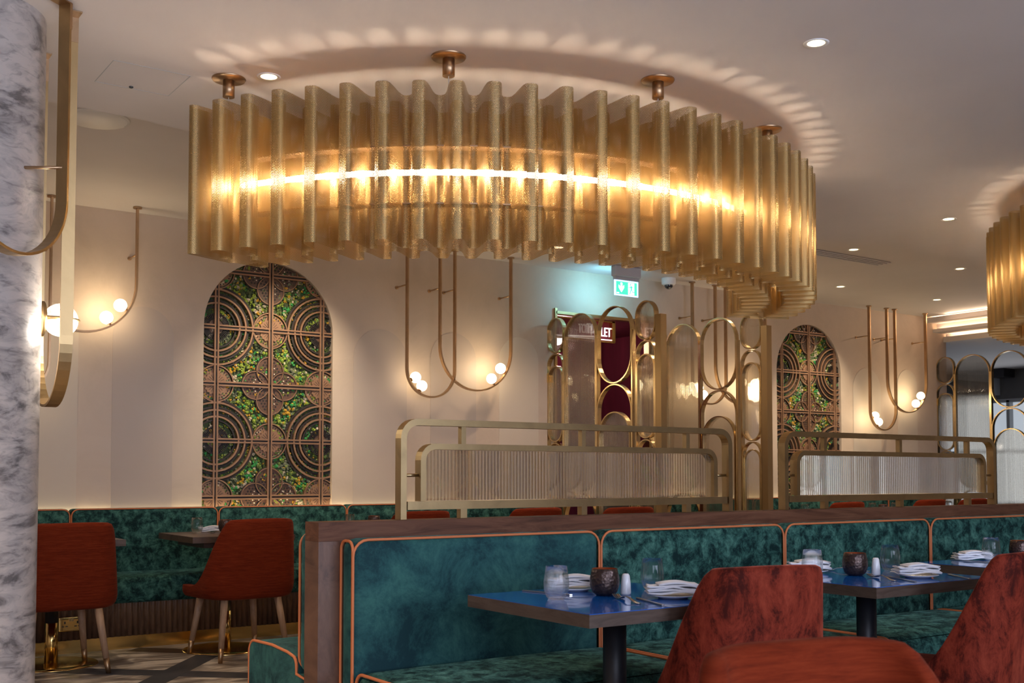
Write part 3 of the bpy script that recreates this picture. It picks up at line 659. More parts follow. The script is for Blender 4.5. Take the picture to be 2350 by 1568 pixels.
# ------------------------------------------------------------------ arched moss and lattice panels
T = 0.4195
def rosette(mb, cx, cz, r, y, mi0, mi1):
    # dished plate, rim, ring of beads, petal fan
    def ring(r0, r1, y0, y1, mi, n=40):
        vs = [(cx + rr * cos(2 * pi * i / n), yy, cz + rr * sin(2 * pi * i / n)) for rr, yy in ((r0, y0), (r1, y1)) for i in range(n)]
        mb.add(vs, [(i, (i + 1) % n, n + (i + 1) % n, n + i) for i in range(n)], False, mi)
    ring(0.0005, r * 0.90, y + 0.004, y + 0.004, mi0); ring(r * 0.90, r * 0.94, y + 0.002, y - 0.012, mi1); ring(r * 0.94, r, y - 0.012, y - 0.012, mi0); ring(r, r, y - 0.012, y + 0.02, mi0)
    for q in range(4):
        for k in range(5):
            a = q * pi / 2 + pi / 4 + (k - 2) * 0.285
            l0, l1 = r * 0.14, r * (0.60 if k in (0, 4) else 0.66); wd = r * 0.085
            pts = []
            for s_ in range(9):
                f = s_ / 8; ww = wd * (0.25 + 0.9 * f) * (1 if f < 0.8 else sqrt(max(0, 1 - ((f - 0.8) / 0.2) ** 2)) + 0.02)
                pts.append((l0 + (l1 - l0) * f, ww))
            out = [(p[0], p[1]) for p in pts] + [(p[0], -p[1]) for p in pts[::-1]]
            poly = [(cx + u_ * cos(a) - v_ * sin(a), cz + u_ * sin(a) + v_ * cos(a)) for u_, v_ in out]
            mb.prism(poly, 'y', y - 0.010, y + 0.003, mi0)
            p0 = (cx + (l0 + 0.01) * cos(a), cz + (l0 + 0.01) * sin(a)); p1 = (cx + (l1 - 0.02) * cos(a), cz + (l1 - 0.02) * sin(a))
            mb.obox(((p0[0] + p1[0]) / 2, y - 0.0105, (p0[1] + p1[1]) / 2), ((p1[0] - p0[0]) / 2, 0, (p1[1] - p0[1]) / 2), (-sin(a) * 0.0013, 0, cos(a) * 0.0013), (0, 0.001, 0), mi1)
    for k in range(32):
        a = 2 * pi * (k + 0.5) / 32
        if abs(((a + pi / 4) % (pi / 2)) - pi / 4) < 0.08: continue
        p = (cx + r * 0.78 * cos(a), cz + r * 0.78 * sin(a))
        mb.prism([(p[0] + 0.005 * cos(q * pi / 3), p[1] + 0.005 * sin(q * pi / 3)) for q in range(6)], 'y', y - 0.002, y + 0.003, mi1)
def ringband(mb, cx, cz, r, w_, y0, y1, mi, n=64):
    vs = []
    for rr, yy in ((r - w_ / 2, y1), (r - w_ / 2, y0), (r + w_ / 2, y0), (r + w_ / 2, y1)):
        vs += [(cx + rr * cos(2 * pi * i / n), yy, cz + rr * sin(2 * pi * i / n)) for i in range(n)]
    mb.add(vs, [(k * n + i, k * n + (i + 1) % n, (k + 1) * n + (i + 1) % n, (k + 1) * n + i) for k in range(3) for i in range(n)], False, mi)
def moss_panel(label, gx, arch):
    c = (arch[0] + arch[1]) / 2
    t = thing('moss_panel', label, 'wall panel', (gx, WY + 0.045, 0.55), 0, 'arched moss panels')
    X = [gx - T, gx, gx + T]; Z = [0.966 + k * T - 0.001 * k for k in range(5)]
    rr = (arch[1] - arch[0]) / 2 + 0.02
    def inside(x, z, pad=0.0):
        if abs(x - c) > rr + pad: return False
        if z > SPR and (x - c) ** 2 + (z - SPR) ** 2 > (rr + pad) ** 2: return False
        return z > 0.60
    def loc(mb): return mb.xf(Matrix.Translation((-gx, -(WY + 0.045), -0.55)))
    Y = WY + 0.045
    # backing, cut to the arch
    poly = [(c - rr, 0.56)] + arc(c, SPR, rr, pi, 0, 24) + [(c + rr, 0.56)]
    loc(MB().prism(poly, 'y', Y + 0.02, Y + 0.024)).build('backing_board', M['moss_dark'], t)
    # moss: countless tufts
    mb = MB(); rnd = random.Random(int(gx * 100))
    cl = [0, 1, 0, 2, 2, 3, 4, 5, 6, 6]
    base = []
    for j, a in enumerate((0.0, 0.9, 1.8, 2.5)): pass
    cols = {}
    for k in range(9000):
        x = rnd.uniform(arch[0] - 0.01, arch[1] + 0.01); z = rnd.uniform(0.80, 2.76)
        if not inside(x, z): continue
        near_big = min(math.hypot(x - a, z - b2) for a in (X[0], X[2]) for b2 in (Z[1], Z[3]))
        s_ = rnd.uniform(0.006, 0.0145) * (0.55 if 0.12 < near_big < 0.30 else 1)
        key = (int(x * 17), int(z * 17))
        if key not in cols: cols[key] = rnd.choice(cl)
        mi = cols[key] if rnd.random() < 0.55 else rnd.choice(cl)
        y = Y + 0.012 - rnd.uniform(0, 0.014)
        # tuft = lumpy octahedral ball
        nn, mm = 6, 4; vs = []
        ph = rnd.uniform(0, 6)
        for a in range(mm + 1):
            for b3 in range(nn):
                al = pi * a / mm; be = 2 * pi * b3 / nn + ph; q = s_ * rnd.uniform(0.45, 1.4)
                vs.append((x + q * sin(al) * cos(be), y - q * 0.7 * cos(al), z + q * sin(al) * sin(be)))
        mb.add(vs, [(a * nn + b3, a * nn + (b3 + 1) % nn, (a + 1) * nn + (b3 + 1) % nn, (a + 1) * nn + b3) for a in range(mm) for b3 in range(nn)], False, mi)
    o = loc(mb).build('moss', [M['moss_green'], M['moss_dark'], M['moss_bright'], M['moss_yellow'], M['moss_cream'], M['moss_emerald'], M['moss_grey']], t, fix=False); o['kind'] = 'stuff'
    # tile frames with dark gaps
    mb = MB()
    zt = lambda x: (SPR + sqrt(max(0, rr * rr - (x - c) ** 2)))
    for x in X:
        mb.box(x - 0.006, x + 0.006, Y - 0.020, Y + 0.018, 0.6, zt(x), 1)
        for s_ in (-1, 1): mb.box(x + s_ * 0.012 - 0.006, x + s_ * 0.012 + 0.006, Y - 0.028, Y + 0.018, 0.6, zt(x))
    for z in Z:
        hw = rr if z < SPR else sqrt(max(0, rr * rr - (z - SPR) ** 2))
        mb.box(c - hw, c + hw, Y - 0.020, Y + 0.018, z - 0.006, z + 0.006, 1)
        xs = [c - hw] + [x for x in X if abs(x - c) < hw] + [c + hw]
        for s_ in (-1, 1):
            for a, b3 in zip(xs, xs[1:]): mb.box(a + 0.0065, b3 - 0.0065, Y - 0.0285, Y + 0.018, z + s_ * 0.012 - 0.0055, z + s_ * 0.012 + 0.0055)
    loc(mb).build('tile_frame', [M['copper'], M['dark_gap']], t, fix=False)
    # medallions
    def clip(x, z, r): return inside(x, z, r * 0.9)
    for i, x in enumerate(X):
        for j, z in enumerate(Z):
            if not clip(x, z, 0.10): continue
            mb = MB()
            if i != 1 and j in (1, 3):
                for rad in (0.278, 0.224, 0.176):
                    ringband(mb, x, z, rad, 0.013, Y - 0.024, Y + 0.015, 0); ringband(mb, x, z, rad + 0.020, 0.014, Y - 0.010, Y + 0.015, 1)
                ringband(mb, x, z, 0.150, 0.012, Y - 0.012, Y + 0.015, 1)
                n_ = 44; ringband(mb, x, z, 0.078, 0.040, Y - 0.004, Y + 0.015, 2); ringband(mb, x, z, 0.100, 0.005, Y - 0.014, Y + 0.015, 1)
                for k in range(n_):
                    a = 2 * pi * k / n_; mb.obox((x + 0.078 * cos(a), Y - 0.008, z + 0.078 * sin(a)), (0.020 * cos(a), 0, 0.020 * sin(a)), (-0.0022 * sin(a), 0, 0.0022 * cos(a)), (0, 0.006, 0), 1)
                mb.prism([(x + 0.056 * cos(q * pi / 16), z + 0.056 * sin(q * pi / 16)) for q in range(32)], 'y', Y - 0.006, Y + 0.01, 3)
                nm = 'ring_medallion'
            elif (i == 1 and j in (1, 3)) or (i != 1 and j in (0, 2, 4)):
                rosette(mb, x, z, 0.138, Y - 0.006, 0, 1); nm = 'rosette_medallion'
            else:
                for k in range(4):
                    a = k * pi / 2; px, pz = x + 0.113 * cos(a), z + 0.113 * sin(a); r = 0.105
                    yy = Y - 0.004 - 0.0012 * k
                    mb.prism([(px + r * cos(q * pi / 18), pz + r * sin(q * pi / 18)) for q in range(36)], 'y', yy, Y + 0.015, 3)
                    ringband(mb, px, pz, r, 0.006, Y - 0.018, Y + 0.01, 0); ringband(mb, px, pz, r + 0.006, 0.006, Y - 0.010, Y + 0.01, 1)
                    for u_ in range(-4, 5):
                        for v_ in range(-4, 5):
                            hx = (u_ + 0.5 * (v_ % 2)) * 0.0245; hz = v_ * 0.0215
                            if math.hypot(hx, hz) > r - 0.020: continue
                            qx, qz = px + hx, pz + hz
                            if math.hypot(qx - x, qz - z) < 0.03: continue
                            mb.prism([(qx + 0.0085 * cos(q * pi / 3), qz + 0.0085 * sin(q * pi / 3)) for q in range(6)], 'y', yy - 0.0015, yy + 0.001, 1)
                            if abs(hx) < 0.045 and abs(hz) < 0.045 and (u_ + v_) % 2 == 0:
                                mb.prism([(qx + 0.0055 * cos(q * pi / 3), qz + 0.0055 * sin(q * pi / 3)) for q in range(6)], 'y', yy - 0.004, yy, 4)
                nm = 'quatrefoil_medallion'
            loc(mb).build(nm, [M['copper'], M['dark_gap'], M['dark_gap'], M['copper_dark'], M['stud']], t, fix=False)
    return t
moss_panel('tall arched panel of green moss under copper lattice, left one by the two orange chairs', 3.2485, A1)
moss_panel('arched moss and copper lattice panel, the farther one right of the ribbed screens', 9.3075, A2)
for a in (A1, A2):      # fill spots added without fittings to brighten the moss niches
    c = (a[0] + a[1]) / 2
    lamp('SPOT', 'niche_fill', (c + 0.1, 6.9, CEIL - 0.03), 115, (1.0, 0.84, 0.62), (radians(39), 0, 0), 0.03, spot=radians(66), blend=1.0)

# ------------------------------------------------------------------ brass and ribbed glass screens
def ribbed_pane(cy, hw, z0, z1, x=0.0, pitch=0.0125, flat_bottom=False):
    """Ribbed pane in the plane X = x, outline a stadium (centre cy, half width hw)."""
    mb = MB(); n = max(6, int(round(2 * hw / pitch))); sub = 4; rows = []
    for i in range(n * sub + 1):
        s_ = -hw + 2 * hw * i / (n * sub); ht = sqrt(max(0, hw * hw - s_ * s_))
        zt_ = z1 - hw + ht; zb_ = z0 if flat_bottom else z0 + hw - ht
        f = (i % sub) / sub; bu = 0.0045 * sin(pi * f)
        rows.append((cy + s_, bu, zb_, zt_))
    vs = []; m_ = len(rows)
    for y, bu, a, b2 in rows: vs += [(x - 0.002 - bu, y, a), (x - 0.002 - bu, y, b2), (x + 0.002, y, a), (x + 0.002, y, b2)]
    fs = []
    for i in range(m_ - 1):
        a, b2 = i * 4, (i + 1) * 4
        fs += [(a, b2, b2 + 1, a + 1), (a + 2, a + 3, b2 + 3, b2 + 2), (a + 1, b2 + 1, b2 + 3, a + 3), (a, a + 2, b2 + 2, b2)]
    fs += [(0, 1, 3, 2), ((m_ - 1) * 4, (m_ - 1) * 4 + 2, (m_ - 1) * 4 + 3, (m_ - 1) * 4 + 1)]
    return mb.add(vs, fs, False)
def screen(label, x):
    t = thing('glass_screen', label, 'screen', (x, 7.15, 0), 0, 'brass loop screens')
    off = 7.15
    def hoop(cy, hw, z0, z1, open_bottom=False, w_=0.042):
        if open_bottom: p = [(cy + hw, z0)] + arc(cy, z1 - hw, hw, 0, pi, 20) + [(cy - hw, z0)]
        else: p = pill(cy, hw, z0, z1, 16)
        MB().sweep([(0, y - off, z) for y, z in p], (1, 0, 0), 0.010, w_, not open_bottom).build('hoop', M['brass_screen'], t)
    def pane(cy, hw, z0, z1, fb=False): ribbed_pane(cy - off, hw - 0.006, z0 + 0.006, z1 - 0.006, 0.0, flat_bottom=fb).build('glass_pane', M['ribbed'], t)
    for cy, hw in ((7.79, 0.113), (6.60, 0.113)):
        hoop(cy, hw, 2.205, 2.508); pane(cy, hw, 2.205, 2.508)
        hoop(cy, hw, 0.05, 2.192, True); hoop(cy, hw - 0.012, 1.425, 2.085); pane(cy, hw - 0.012, 1.425, 2.085)
        hoop(cy, hw - 0.012, 0.05, 1.41, True); pane(cy, hw - 0.014, 0.06, 1.34, True); hoop(cy, hw - 0.026, 0.05, 1.345, True, 0.02)
    hoop(7.442, 0.215, 0.98, 2.508, False); pane(7.442, 0.215, 0.98, 2.508)
    hoop(7.442, 0.215, 0.05, 0.965, True)
    hoop(6.988, 0.215, 1.885, 2.513); hoop(6.988, 0.215, 0.05, 1.872, True); hoop(6.988, 0.195, 0.06, 1.645, True); pane(6.988, 0.195, 0.06, 1.645, True)
    for y in (7.668, 7.215, 6.763):
        MB().box(-0.020, 0.020, y - off - 0.007, y - off + 0.007, 0, 2.30).build('upright', M['brass_screen'], t)
    MB().box(-0.03, 0.03, 6.405 - off, 6.470 - off, 0, 2.385).build('post', M['post'], t)
    MB().box(-0.03, 0.03, 7.90 - off, 7.915 - off, 1.95, 2.03).build('wall_bracket', M['gold'], t) if False else MB().box(-0.025, 0.025, 7.88 - off, 7.899 - off, 1.95, 2.03).build('wall_bracket', M['gold'], t)
    MB().box(-0.02, 0.02, 6.47 - off, 7.895 - off, 0.0, 0.03).build('floor_rail', M['brass_screen'], t)
    return t
screen('tall brass hoop and ribbed glass screen in front of the maroon doorway', 5.85)
screen('brass hoop ribbed glass screen right of the bronze post by the doorway screen', 7.035)
screen('brass hoop ribbed glass screen at far right before the daylit window', 11.541)

# ------------------------------------------------------------------ banquettes
def back_cushion(x0, x1, y_front, thick, z0, z1, parent, vm, side=-1, r=0.045):
    y0, y1 = (y_front, y_front + thick) if side < 0 else (y_front - thick, y_front)
    mb = MB(); mb.rbox(x0 + 0.004, x1 - 0.004, min(y0, y1), max(y0, y1), z0, z1, r * 0.7, n=3)
    o = mb.build('back_cushion', vm, parent)
    yp = y_front - side * 0.006
    MB().tube([(x, yp, z) for x, z in rrect(x0 + 0.0055, x1 - 0.0055, z0 + 0.006, z1 - 0.004, r)], 0.0047, 8, True).build('piping', M['piping'], o)
    return o
def seat_cushion(x0, x1, y0, y1, z0, z1, parent, vm, side=-1, ends=(True, True), r=0.05):
    o = MB().rbox(x0 + 0.003, x1 - 0.003, y0, y1, z0, z1, r, 0.012, n=4).build('seat_cushion', vm, parent)
    for x, k in ((x0 + 0.012, ends[0]), (x1 - 0.012, ends[1])):
        if k: MB().tube([(x, y, z) for y, z in rrect(y0 + 0.004, y1 - 0.004, z0 + 0.004, z1 - 0.002, r * 0.9)], 0.0055, 8, True).build('piping', M['piping'], o)
    return o
def flutes(mb, x0, x1, y, z0, z1, p=0.037):
    n = int((x1 - x0) / p); vs = []; k = 6
    for i in range(n * k + 1):
        f = (i % k) / k; vs.append((x0 + i * p / k, y - 0.013 * sin(pi * f)))
    N_ = len(vs)
    V = [(a, b2, z0) for a, b2 in vs] + [(a, b2, z1) for a, b2 in vs] + [(a, y + 0.03, z0) for a, b2 in vs]
    mb.add(V, [(i, i + 1, N_ + i + 1, N_ + i) for i in range(N_ - 1)] + [(i, 2 * N_ + i, 2 * N_ + i + 1, i + 1) for i in range(N_ - 1)], True)
    return mb
def wall_banquette(label, seams, first_short=False):
    x0, x1 = seams[0], seams[-1]
    t = thing('banquette', label, 'banquette', (0, 0, 0), 0, 'green velvet wall banquettes')
    for i in range(len(seams) - 1):
        vm = M['velvet_green'] if i % 2 else M['velvet_green']
        back_cushion(seams[i], seams[i + 1], 7.75, 0.135, 0.40, 0.905, t, vm)
    MB().rbox(x0, x1, 7.36, 7.80, 0.30, 0.475, 0.045, 0.0, n=2).build('seat', M['velvet_green'], t)
    flutes(MB(), x0, x1, 7.42, 0.085, 0.302).build('fluted_base', M['slat_wood'], t, fix=False)
    MB().box(x0, x1, 7.45, 7.89, 0.0, 0.301).build('plinth', M['slat_wood'], t)
    MB().box(x0, x1, 7.440, 7.4495, 0.0, 0.088).build('kick_plate', M['gold'], t)
    return t
wall_banquette('green velvet wall banquette with fluted wood base left of the doorway', [0.78, 1.789, 2.797, 3.811, 4.826, 5.80])
wall_banquette('green velvet wall banquette right of the doorway, behind the second ribbed rail', [7.14, 8.26, 9.38, 10.4, 11.45])
for a, b2 in ((0.8, 5.8), (7.2, 11.4)):     # LED strip along the top of the banquette backs
    lamp('AREA', 'wall_uplight', ((a + b2) / 2, 7.892, 0.86), 1.3 * (b2 - a), (1.0, 0.80, 0.50), (radians(180), 0, 0), b2 - a, 0.01)
# double socket
t = thing('wall_socket', 'brass double power socket on the fluted banquette base', 'socket', (1.72, 7.405, 0.19))
MB().rbox(-0.075, 0.075, -0.010, 0.0, -0.045, 0.045, 0.004).build('plate', M['gold'], t)
mb = MB()
for x in (-0.038, 0.038):
    mb.box(x - 0.004, x + 0.004, -0.0115, -0.009, 0.003, 0.018)
    for q in (-1, 1): mb.box(x + q * 0.011 - 0.007, x + q * 0.011 + 0.007, -0.0115, -0.009, -0.016, -0.010)
mb.build('pin_slots', M['black'], t)
for x in (-0.008, 0.008): MB().box(x - 0.006, x + 0.006, -0.014, -0.009, 0.018, 0.036).build('switch', M['brass'], t)

# walnut partition with its two banquettes
PX0, PX1 = 1.60, 8.4
t = thing('partition', 'low walnut partition wall between the two seating rows', 'partition', (PX0, 3.52, 0))
q = Matrix.Translation((-PX0, -3.52, 0))
MB().box(PX0 + 0.02, PX1, 3.485, 3.565, 0, 0.955).xf(q).build('core', M['walnut'], t)
MB().box(PX0, PX1, 3.47, 3.578, 0.905, 0.97).xf(q).build('top_rail', M['walnut'], t)
mb = MB(); mb.box(PX0, PX0 + 0.098, 3.4695, 3.5785, 0, 0.9045); mb.xf(q).build('end_post', M['walnut_end'], t)
MB().box(PX0 - 0.004, PX1, 3.476, 3.572, 0.970, 0.974).xf(q).build('metal_capping', M['brass_dark'], t) if False else None
t = thing('banquette', 'front green velvet banquette with orange piping facing the blue tables', 'banquette', (0, 0, 0))
SE = [1.675, 2.742, 3.788, 4.845, 5.90, 6.95, 8.0]
for i in range(6):
    back_cushion(SE[i], SE[i + 1], 3.365, 0.103, 0.30 if i else 0.30, 0.916, t, M['velvet_green_smooth'] if i == 0 else M['velvet_green'], r=0.055)
    seat_cushion(SE[i], SE[i + 1], 2.82, 3.36, 0.30, 0.475, t, M['velvet_green'])
MB().tube([(SE[0] + 0.004, 3.46, z) for z in ()] or [(SE[0] + 0.006, y, z) for y, z in rrect(3.375, 3.462, 0.31, 0.908, 0.03)], 0.005, 8, True).build('piping', M['piping'], t)
MB().box(SE[0] + 0.02, 8.0, 2.90, 3.46, 0.0, 0.305).build('plinth', M['slat_wood'], t)
t = thing('banquette', 'rear banquette behind the walnut partition, only its green seat end showing', 'banquette', (0, 0, 0))
prof = [(4.125, 0.24)] + arc(4.075, 0.450, 0.05, 0, pi / 2, 5) + [(3.90, 0.505), (3.76, 0.497)] + arc(3.715, 0.455, 0.035, pi / 2, pi, 4) + [(3.68, 0.43), (3.582, 0.42), (3.582, 0.24)]
for i, (a, b2) in enumerate(((1.615, 2.7), (2.703, 3.75), (3.753, 4.8), (4.803, 5.85), (5.853, 6.9), (6.903, 8.0))):
    o = MB().prism(prof, 'x', a, b2, smooth=False).build('seat_cushion', M['velvet_green_smooth'], t)
    MB().tube([(a + 0.002, y, z) for y, z in prof], 0.0055, 8, True).build('piping', M['piping'], o)
    back_cushion(a, b2, 3.672, 0.09, 0.44, 0.93, t, M['velvet_green_smooth'], side=1)
MB().box(1.63, 8.0, 3.585, 4.08, 0, 0.245).build('plinth', M['slat_wood'], t)

# rails with ribbed glass on the partition
def ribbed_rect(x0, x1, z0, z1, r, y, pitch=0.0146):
    mb = MB(); n = int(round((x1 - x0) / pitch)); sub = 5; rows = []
    for i in range(n * sub + 1):
        x = x0 + (x1 - x0) * i / (n * sub); f = (i % sub) / sub
        d = min(x - x0, x1 - x); zt_ = z1 - (r - sqrt(max(0, r * r - (r - d) ** 2)) if d < r else 0)
        rows.append((x, 0.0052 * sin(pi * f), z0, zt_))
    vs = []
    for x, bu, a, b2 in rows: vs += [(x, y - 0.002 - bu, a), (x, y - 0.002 - bu, b2), (x, y + 0.003, a), (x, y + 0.003, b2)]
    fs = []; m_ = len(rows)
    for i in range(m_ - 1):
        a, b2 = i * 4, (i + 1) * 4
        fs += [(a, b2, b2 + 1, a + 1), (a + 2, a + 3, b2 + 3, b2 + 2), (a + 1, b2 + 1, b2 + 3, a + 3), (a, a + 2, b2 + 2, b2)]
    fs += [(0, 1, 3, 2), ((m_ - 1) * 4, (m_ - 1) * 4 + 2, (m_ - 1) * 4 + 3, (m_ - 1) * 4 + 1)]
    return mb.add(vs, fs)
def rail(label, x0, w_, cons):
    t = thing('divider_rail', label, 'rail', (x0, 3.525, 0.97), 0, 'brass rails on the partition')
    z = lambda v: v - 0.97
    p = [(0.012, z(0.971))] + arc(0.072, z(1.263), 0.060, pi, pi / 2, 7) + arc(w_ - 0.072, z(1.263), 0.060, pi / 2, 0, 7) + [(w_ - 0.012, z(0.971))]
    MB().sweep([(x, 0, zz) for x, zz in p], (0, 1, 0), 0.024, 0.042).build('outer_frame', M['brass'], t)
    MB().box(0.03, w_ - 0.03, -0.018, 0.018, z(1.005), z(1.035)).build('lower_bar', M['brass'], t)
    a, b2 = 0.093, w_ - 0.103
    p = [(a, z(1.036))] + arc(a + 0.05, z(1.185), 0.050, pi, pi / 2, 6) + arc(b2 - 0.05, z(1.185), 0.050, pi / 2, 0, 6) + [(b2, z(1.036))]
    MB().sweep([(x, 0, zz) for x, zz in p], (0, 1, 0), 0.022, 0.042).build('inner_frame', M['brass'], t)
    ribbed_rect(a + 0.012, b2 - 0.012, z(1.037), z(1.223), 0.04, 0.0).build('glass_pane', M['ribbed_rail'], t)
    for cx_ in cons:
        MB().box(cx_ - 0.010, cx_ + 0.010, -0.012, 0.012, z(1.246), z(1.312)).build('spacer', M['brass'], t)
        MB().box(cx_ - 0.014, cx_ + 0.014, -0.014, 0.014, z(0.971), z(1.005)).build('foot', M['brass'], t)
    for u0, u1 in ((0.024, a - 0.010), (b2 + 0.010, w_ - 0.024)):
        mb = MB(); mb.cyl((u0, 0, z(1.13)), (u1, 0, z(1.13)), 0.006); mb.build('spacer', M['brass'], t)
    return t
rail('long brass rail with ribbed glass on the partition, nearer one', 1.934, 1.672, (0.271, 0.841, 1.412))
rail('brass rail with ribbed glass on the partition, farther right one', 3.946, 1.690, (0.295, 0.870, 1.452))
# ------------------------------------------------------------------ chairs
def chair_proto(label, fab, group, loc, rz, top=0.87, k=1.0):
    t = thing('dining_chair', label, 'chair', loc, rz, group); t.scale = (k, k, 1)
    def path(n=8):
        hw, yb, yf, rc = 0.235, -0.25, 0.215, 0.12
        p = [(-hw, yf - k * (yf - yb - rc) / n) for k in range(n)]
        p += [(-hw + rc - rc * cos(a), yb + rc - rc * sin(a)) for a in [pi / 2 * k / 6 for k in range(7)]]
        p += [(-hw + rc + (2 * hw - 2 * rc) * k / 7, yb) for k in range(1, 7)]
        p += [(hw - rc + rc * sin(a), yb + rc - rc * cos(a)) for a in [pi / 2 * k / 6 for k in range(7)]]
        p += [(hw, yb + rc + (k + 1) * (yf - yb - rc) / n) for k in range(n)]
        return p
    P_ = path(); n = len(P_)
    def topz(x, y):
        f = (y - (-0.25)) / 0.49          # 0 at the back, 1 at the front
        if f < 0.15: return top
        g = min(1, (f - 0.14) / 0.62); g = 1 - (1 - g) ** 3.4
        return top - (top - 0.455) * g
    rows = 9; out = []; inn = []
    nrm = []
    for i in range(n):
        a = Vector(P_[max(i - 1, 0)]); b2 = Vector(P_[min(i + 1, n - 1)]); d = (b2 - a).normalized(); nrm.append(Vector((d.y, -d.x)) * -1)
    for side, th in ((out, 0.0), (inn, 0.052)):
        for j in range(rows + 1):
            f = j / rows; row = []
            for i, (x, y) in enumerate(P_):
                tz = topz(x, y); z = 0.372 + (tz - 0.372) * f
                hz = max(0, z - 0.40)
                sc = 1.03 - 0.42 * hz ** 1.15
                lean = -0.16 * hz
                px, py = x + nrm[i].x * th * -1, y + nrm[i].y * th * -1
                bot = 1 - 0.06 * max(0, (0.425 - z) / 0.05) ** 2
                row.append((px * sc * bot, py * bot + lean * (1 if y < 0.1 else 0.5), z - 0.012 * (abs(x) / 0.235) ** 4 * (f > 0.95)))
            side.append(row)
    mb = MB(); vs = [p for row in out for p in row] + [p for row in inn for p in row]
    o_ = lambda j, i: j * n + i
    i_ = lambda j, i: (rows + 1) * n + j * n + i
    fs = []
    for j in range(rows):
        for i in range(n - 1):
            fs.append((o_(j, i), o_(j, i + 1), o_(j + 1, i + 1), o_(j + 1, i))); fs.append((i_(j, i), i_(j + 1, i), i_(j + 1, i + 1), i_(j, i + 1)))
    for i in range(n - 1): fs.append((o_(rows, i), o_(rows, i + 1), i_(rows, i + 1), i_(rows, i))); fs.append((o_(0, i), i_(0, i), i_(0, i + 1), o_(0, i + 1)))
    for j in range(rows): fs.append((o_(j, 0), o_(j + 1, 0), i_(j + 1, 0), i_(j, 0))); fs.append((o_(j, n - 1), i_(j, n - 1), i_(j + 1, n - 1), o_(j + 1, n - 1)))
    mb.add(vs, fs, True); mb.build('shell', fab, t, sub=1)
    MB().rbox(-0.19, 0.19, -0.20, 0.245, 0.375, 0.462, 0.035, 0.012, n=4).build('seat', fab, t)
    for sx in (-1, 1):
        for sy in (-1, 1):
            a = Vector((sx * 0.175, sy * 0.175 + 0.0, 0.385)); b2 = Vector((sx * 0.225, sy * 0.235, 0.0)); m_ = a.lerp(b2, 0.78)
            lg = MB().cyl(a, m_, 0.024, 0.0175, 14).build('leg', M['oak'], t)
            MB().cyl(m_, b2, 0.0178, 0.0135, 14).build('leg_tip', M['brass_dark'], lg)
    return t
G1 = 'orange fabric dining chairs along the wall tables'
ch = chair_proto('orange woven dining chair with oak legs, half hidden by the marble column', M['fabric_orange'], G1, (1.505, 6.80, 0), R(2))
CH = [((2.585, 6.78), 4, 'orange woven dining chair with oak legs at the table left of the partition end'),
      ((3.73, 6.78), 3, 'orange chair back seen through the left end of the first brass rail'),
      ((4.80, 6.92), 0, 'orange chair back in the middle of the first brass rail gap'),
      ((5.53, 6.70), -6, 'orange chair back below the ribbed glass in front of the maroon doorway'),
      ((8.16, 6.82), 2, 'orange chair back at the left end of the second brass rail'),
      ((9.72, 7.05), 0, 'orange chair back in the middle of the second brass rail gap'),
      ((10.38, 7.0), 0, 'orange chair back under the right end of the second brass rail'),
      ((10.85, 6.52), 0, 'orange chair back right of the second rail at the picture edge')]
for i_, ((x, y), a, l) in enumerate(CH): copy_tree(ch, (x, y, 0), R(a), l, G1, scale=(1, 1, 1.03 if i_ else 1.0))
copy_tree(ch, (3.09, 5.66, 0), R(180), 'bright orange chair top edge peeping over the partition left of the first rail', G1, scale=(1, 1, 0.985))
copy_tree(ch, (5.65, 5.60, 0), R(180), 'orange chair top edge just over the partition below the right end of first rail', G1, scale=(1, 1, 0.995))
G2 = 'rust velvet chairs by the blue tables'
cv = chair_proto('rust velvet dining chair pushed to the nearest blue table', M['velvet_orange'], G2, (2.462, 2.46, 0), R(-14), 0.880, 0.88)
copy_tree(cv, (3.525, 2.40, 0), R(10), 'rust velvet dining chair at the right edge by the second blue table', G2)
cn = copy_tree(ch, (1.385, 0.95, 0), R(168), 'blurred rust orange chair back nearest the viewer at the bottom edge', 'x', scale=(0.97, 0.97, 0.985)); del cn['group']

# ------------------------------------------------------------------ tables
def table(label, x0, x1, y0, y1, topm, edgem, group, under=False, px=None):
    cx_, cy_ = (x0 + x1) / 2, (y0 + y1) / 2
    t = thing('dining_table', label, 'table', (cx_, cy_, 0), 0, group); hx, hy = (x1 - x0) / 2, (y1 - y0) / 2
    tp = MB().box(-hx, hx, -hy, hy, 0.712, 0.7485).build('table_top', edgem, t)
    MB().box(-hx + 0.003, hx - 0.003, -hy + 0.003, hy - 0.003, 0.7485, 0.75).build('top_surface', topm, tp)
    if under: MB().box(-hx + 0.10, hx - 0.10, -hy + 0.09, hy - 0.09, 0.675, 0.712).build('underframe', M['dark_wood'], t)
    MB().cyl((0, 0, 0.25), (0, 0, 0.711), 0.037, n=24).build('column', M['black'], t)
    MB().cyl((0, 0, 0.012), (0, 0, 0.25), 0.038, n=24).build('column_sleeve', M['gold'], t)
    MB().lathe([(0.0, 0.014), (0.20, 0.012), (0.262, 0.008), (0.268, 0.004), (0.268, 0.0)], n=40).build('base', M['gold'], t)
    return t
GT = 'blue topped tables'; GW = 'dark wood tables along the wall'
table('blue lacquered square table with wooden edge, nearest, left of the rust chair', 1.905, 2.60, 2.39, 3.01, M['blue_top'], M['edge_wood'], GT)
table('blue topped table between the two rust velvet chairs', 3.16, 3.85, 2.41, 3.03, M['blue_top'], M['edge_wood'], GT)
table('blue topped table farthest right behind the right velvet chair', 4.22, 4.95, 2.41, 3.02, M['blue_top'], M['edge_wood'], GT)
WT = []
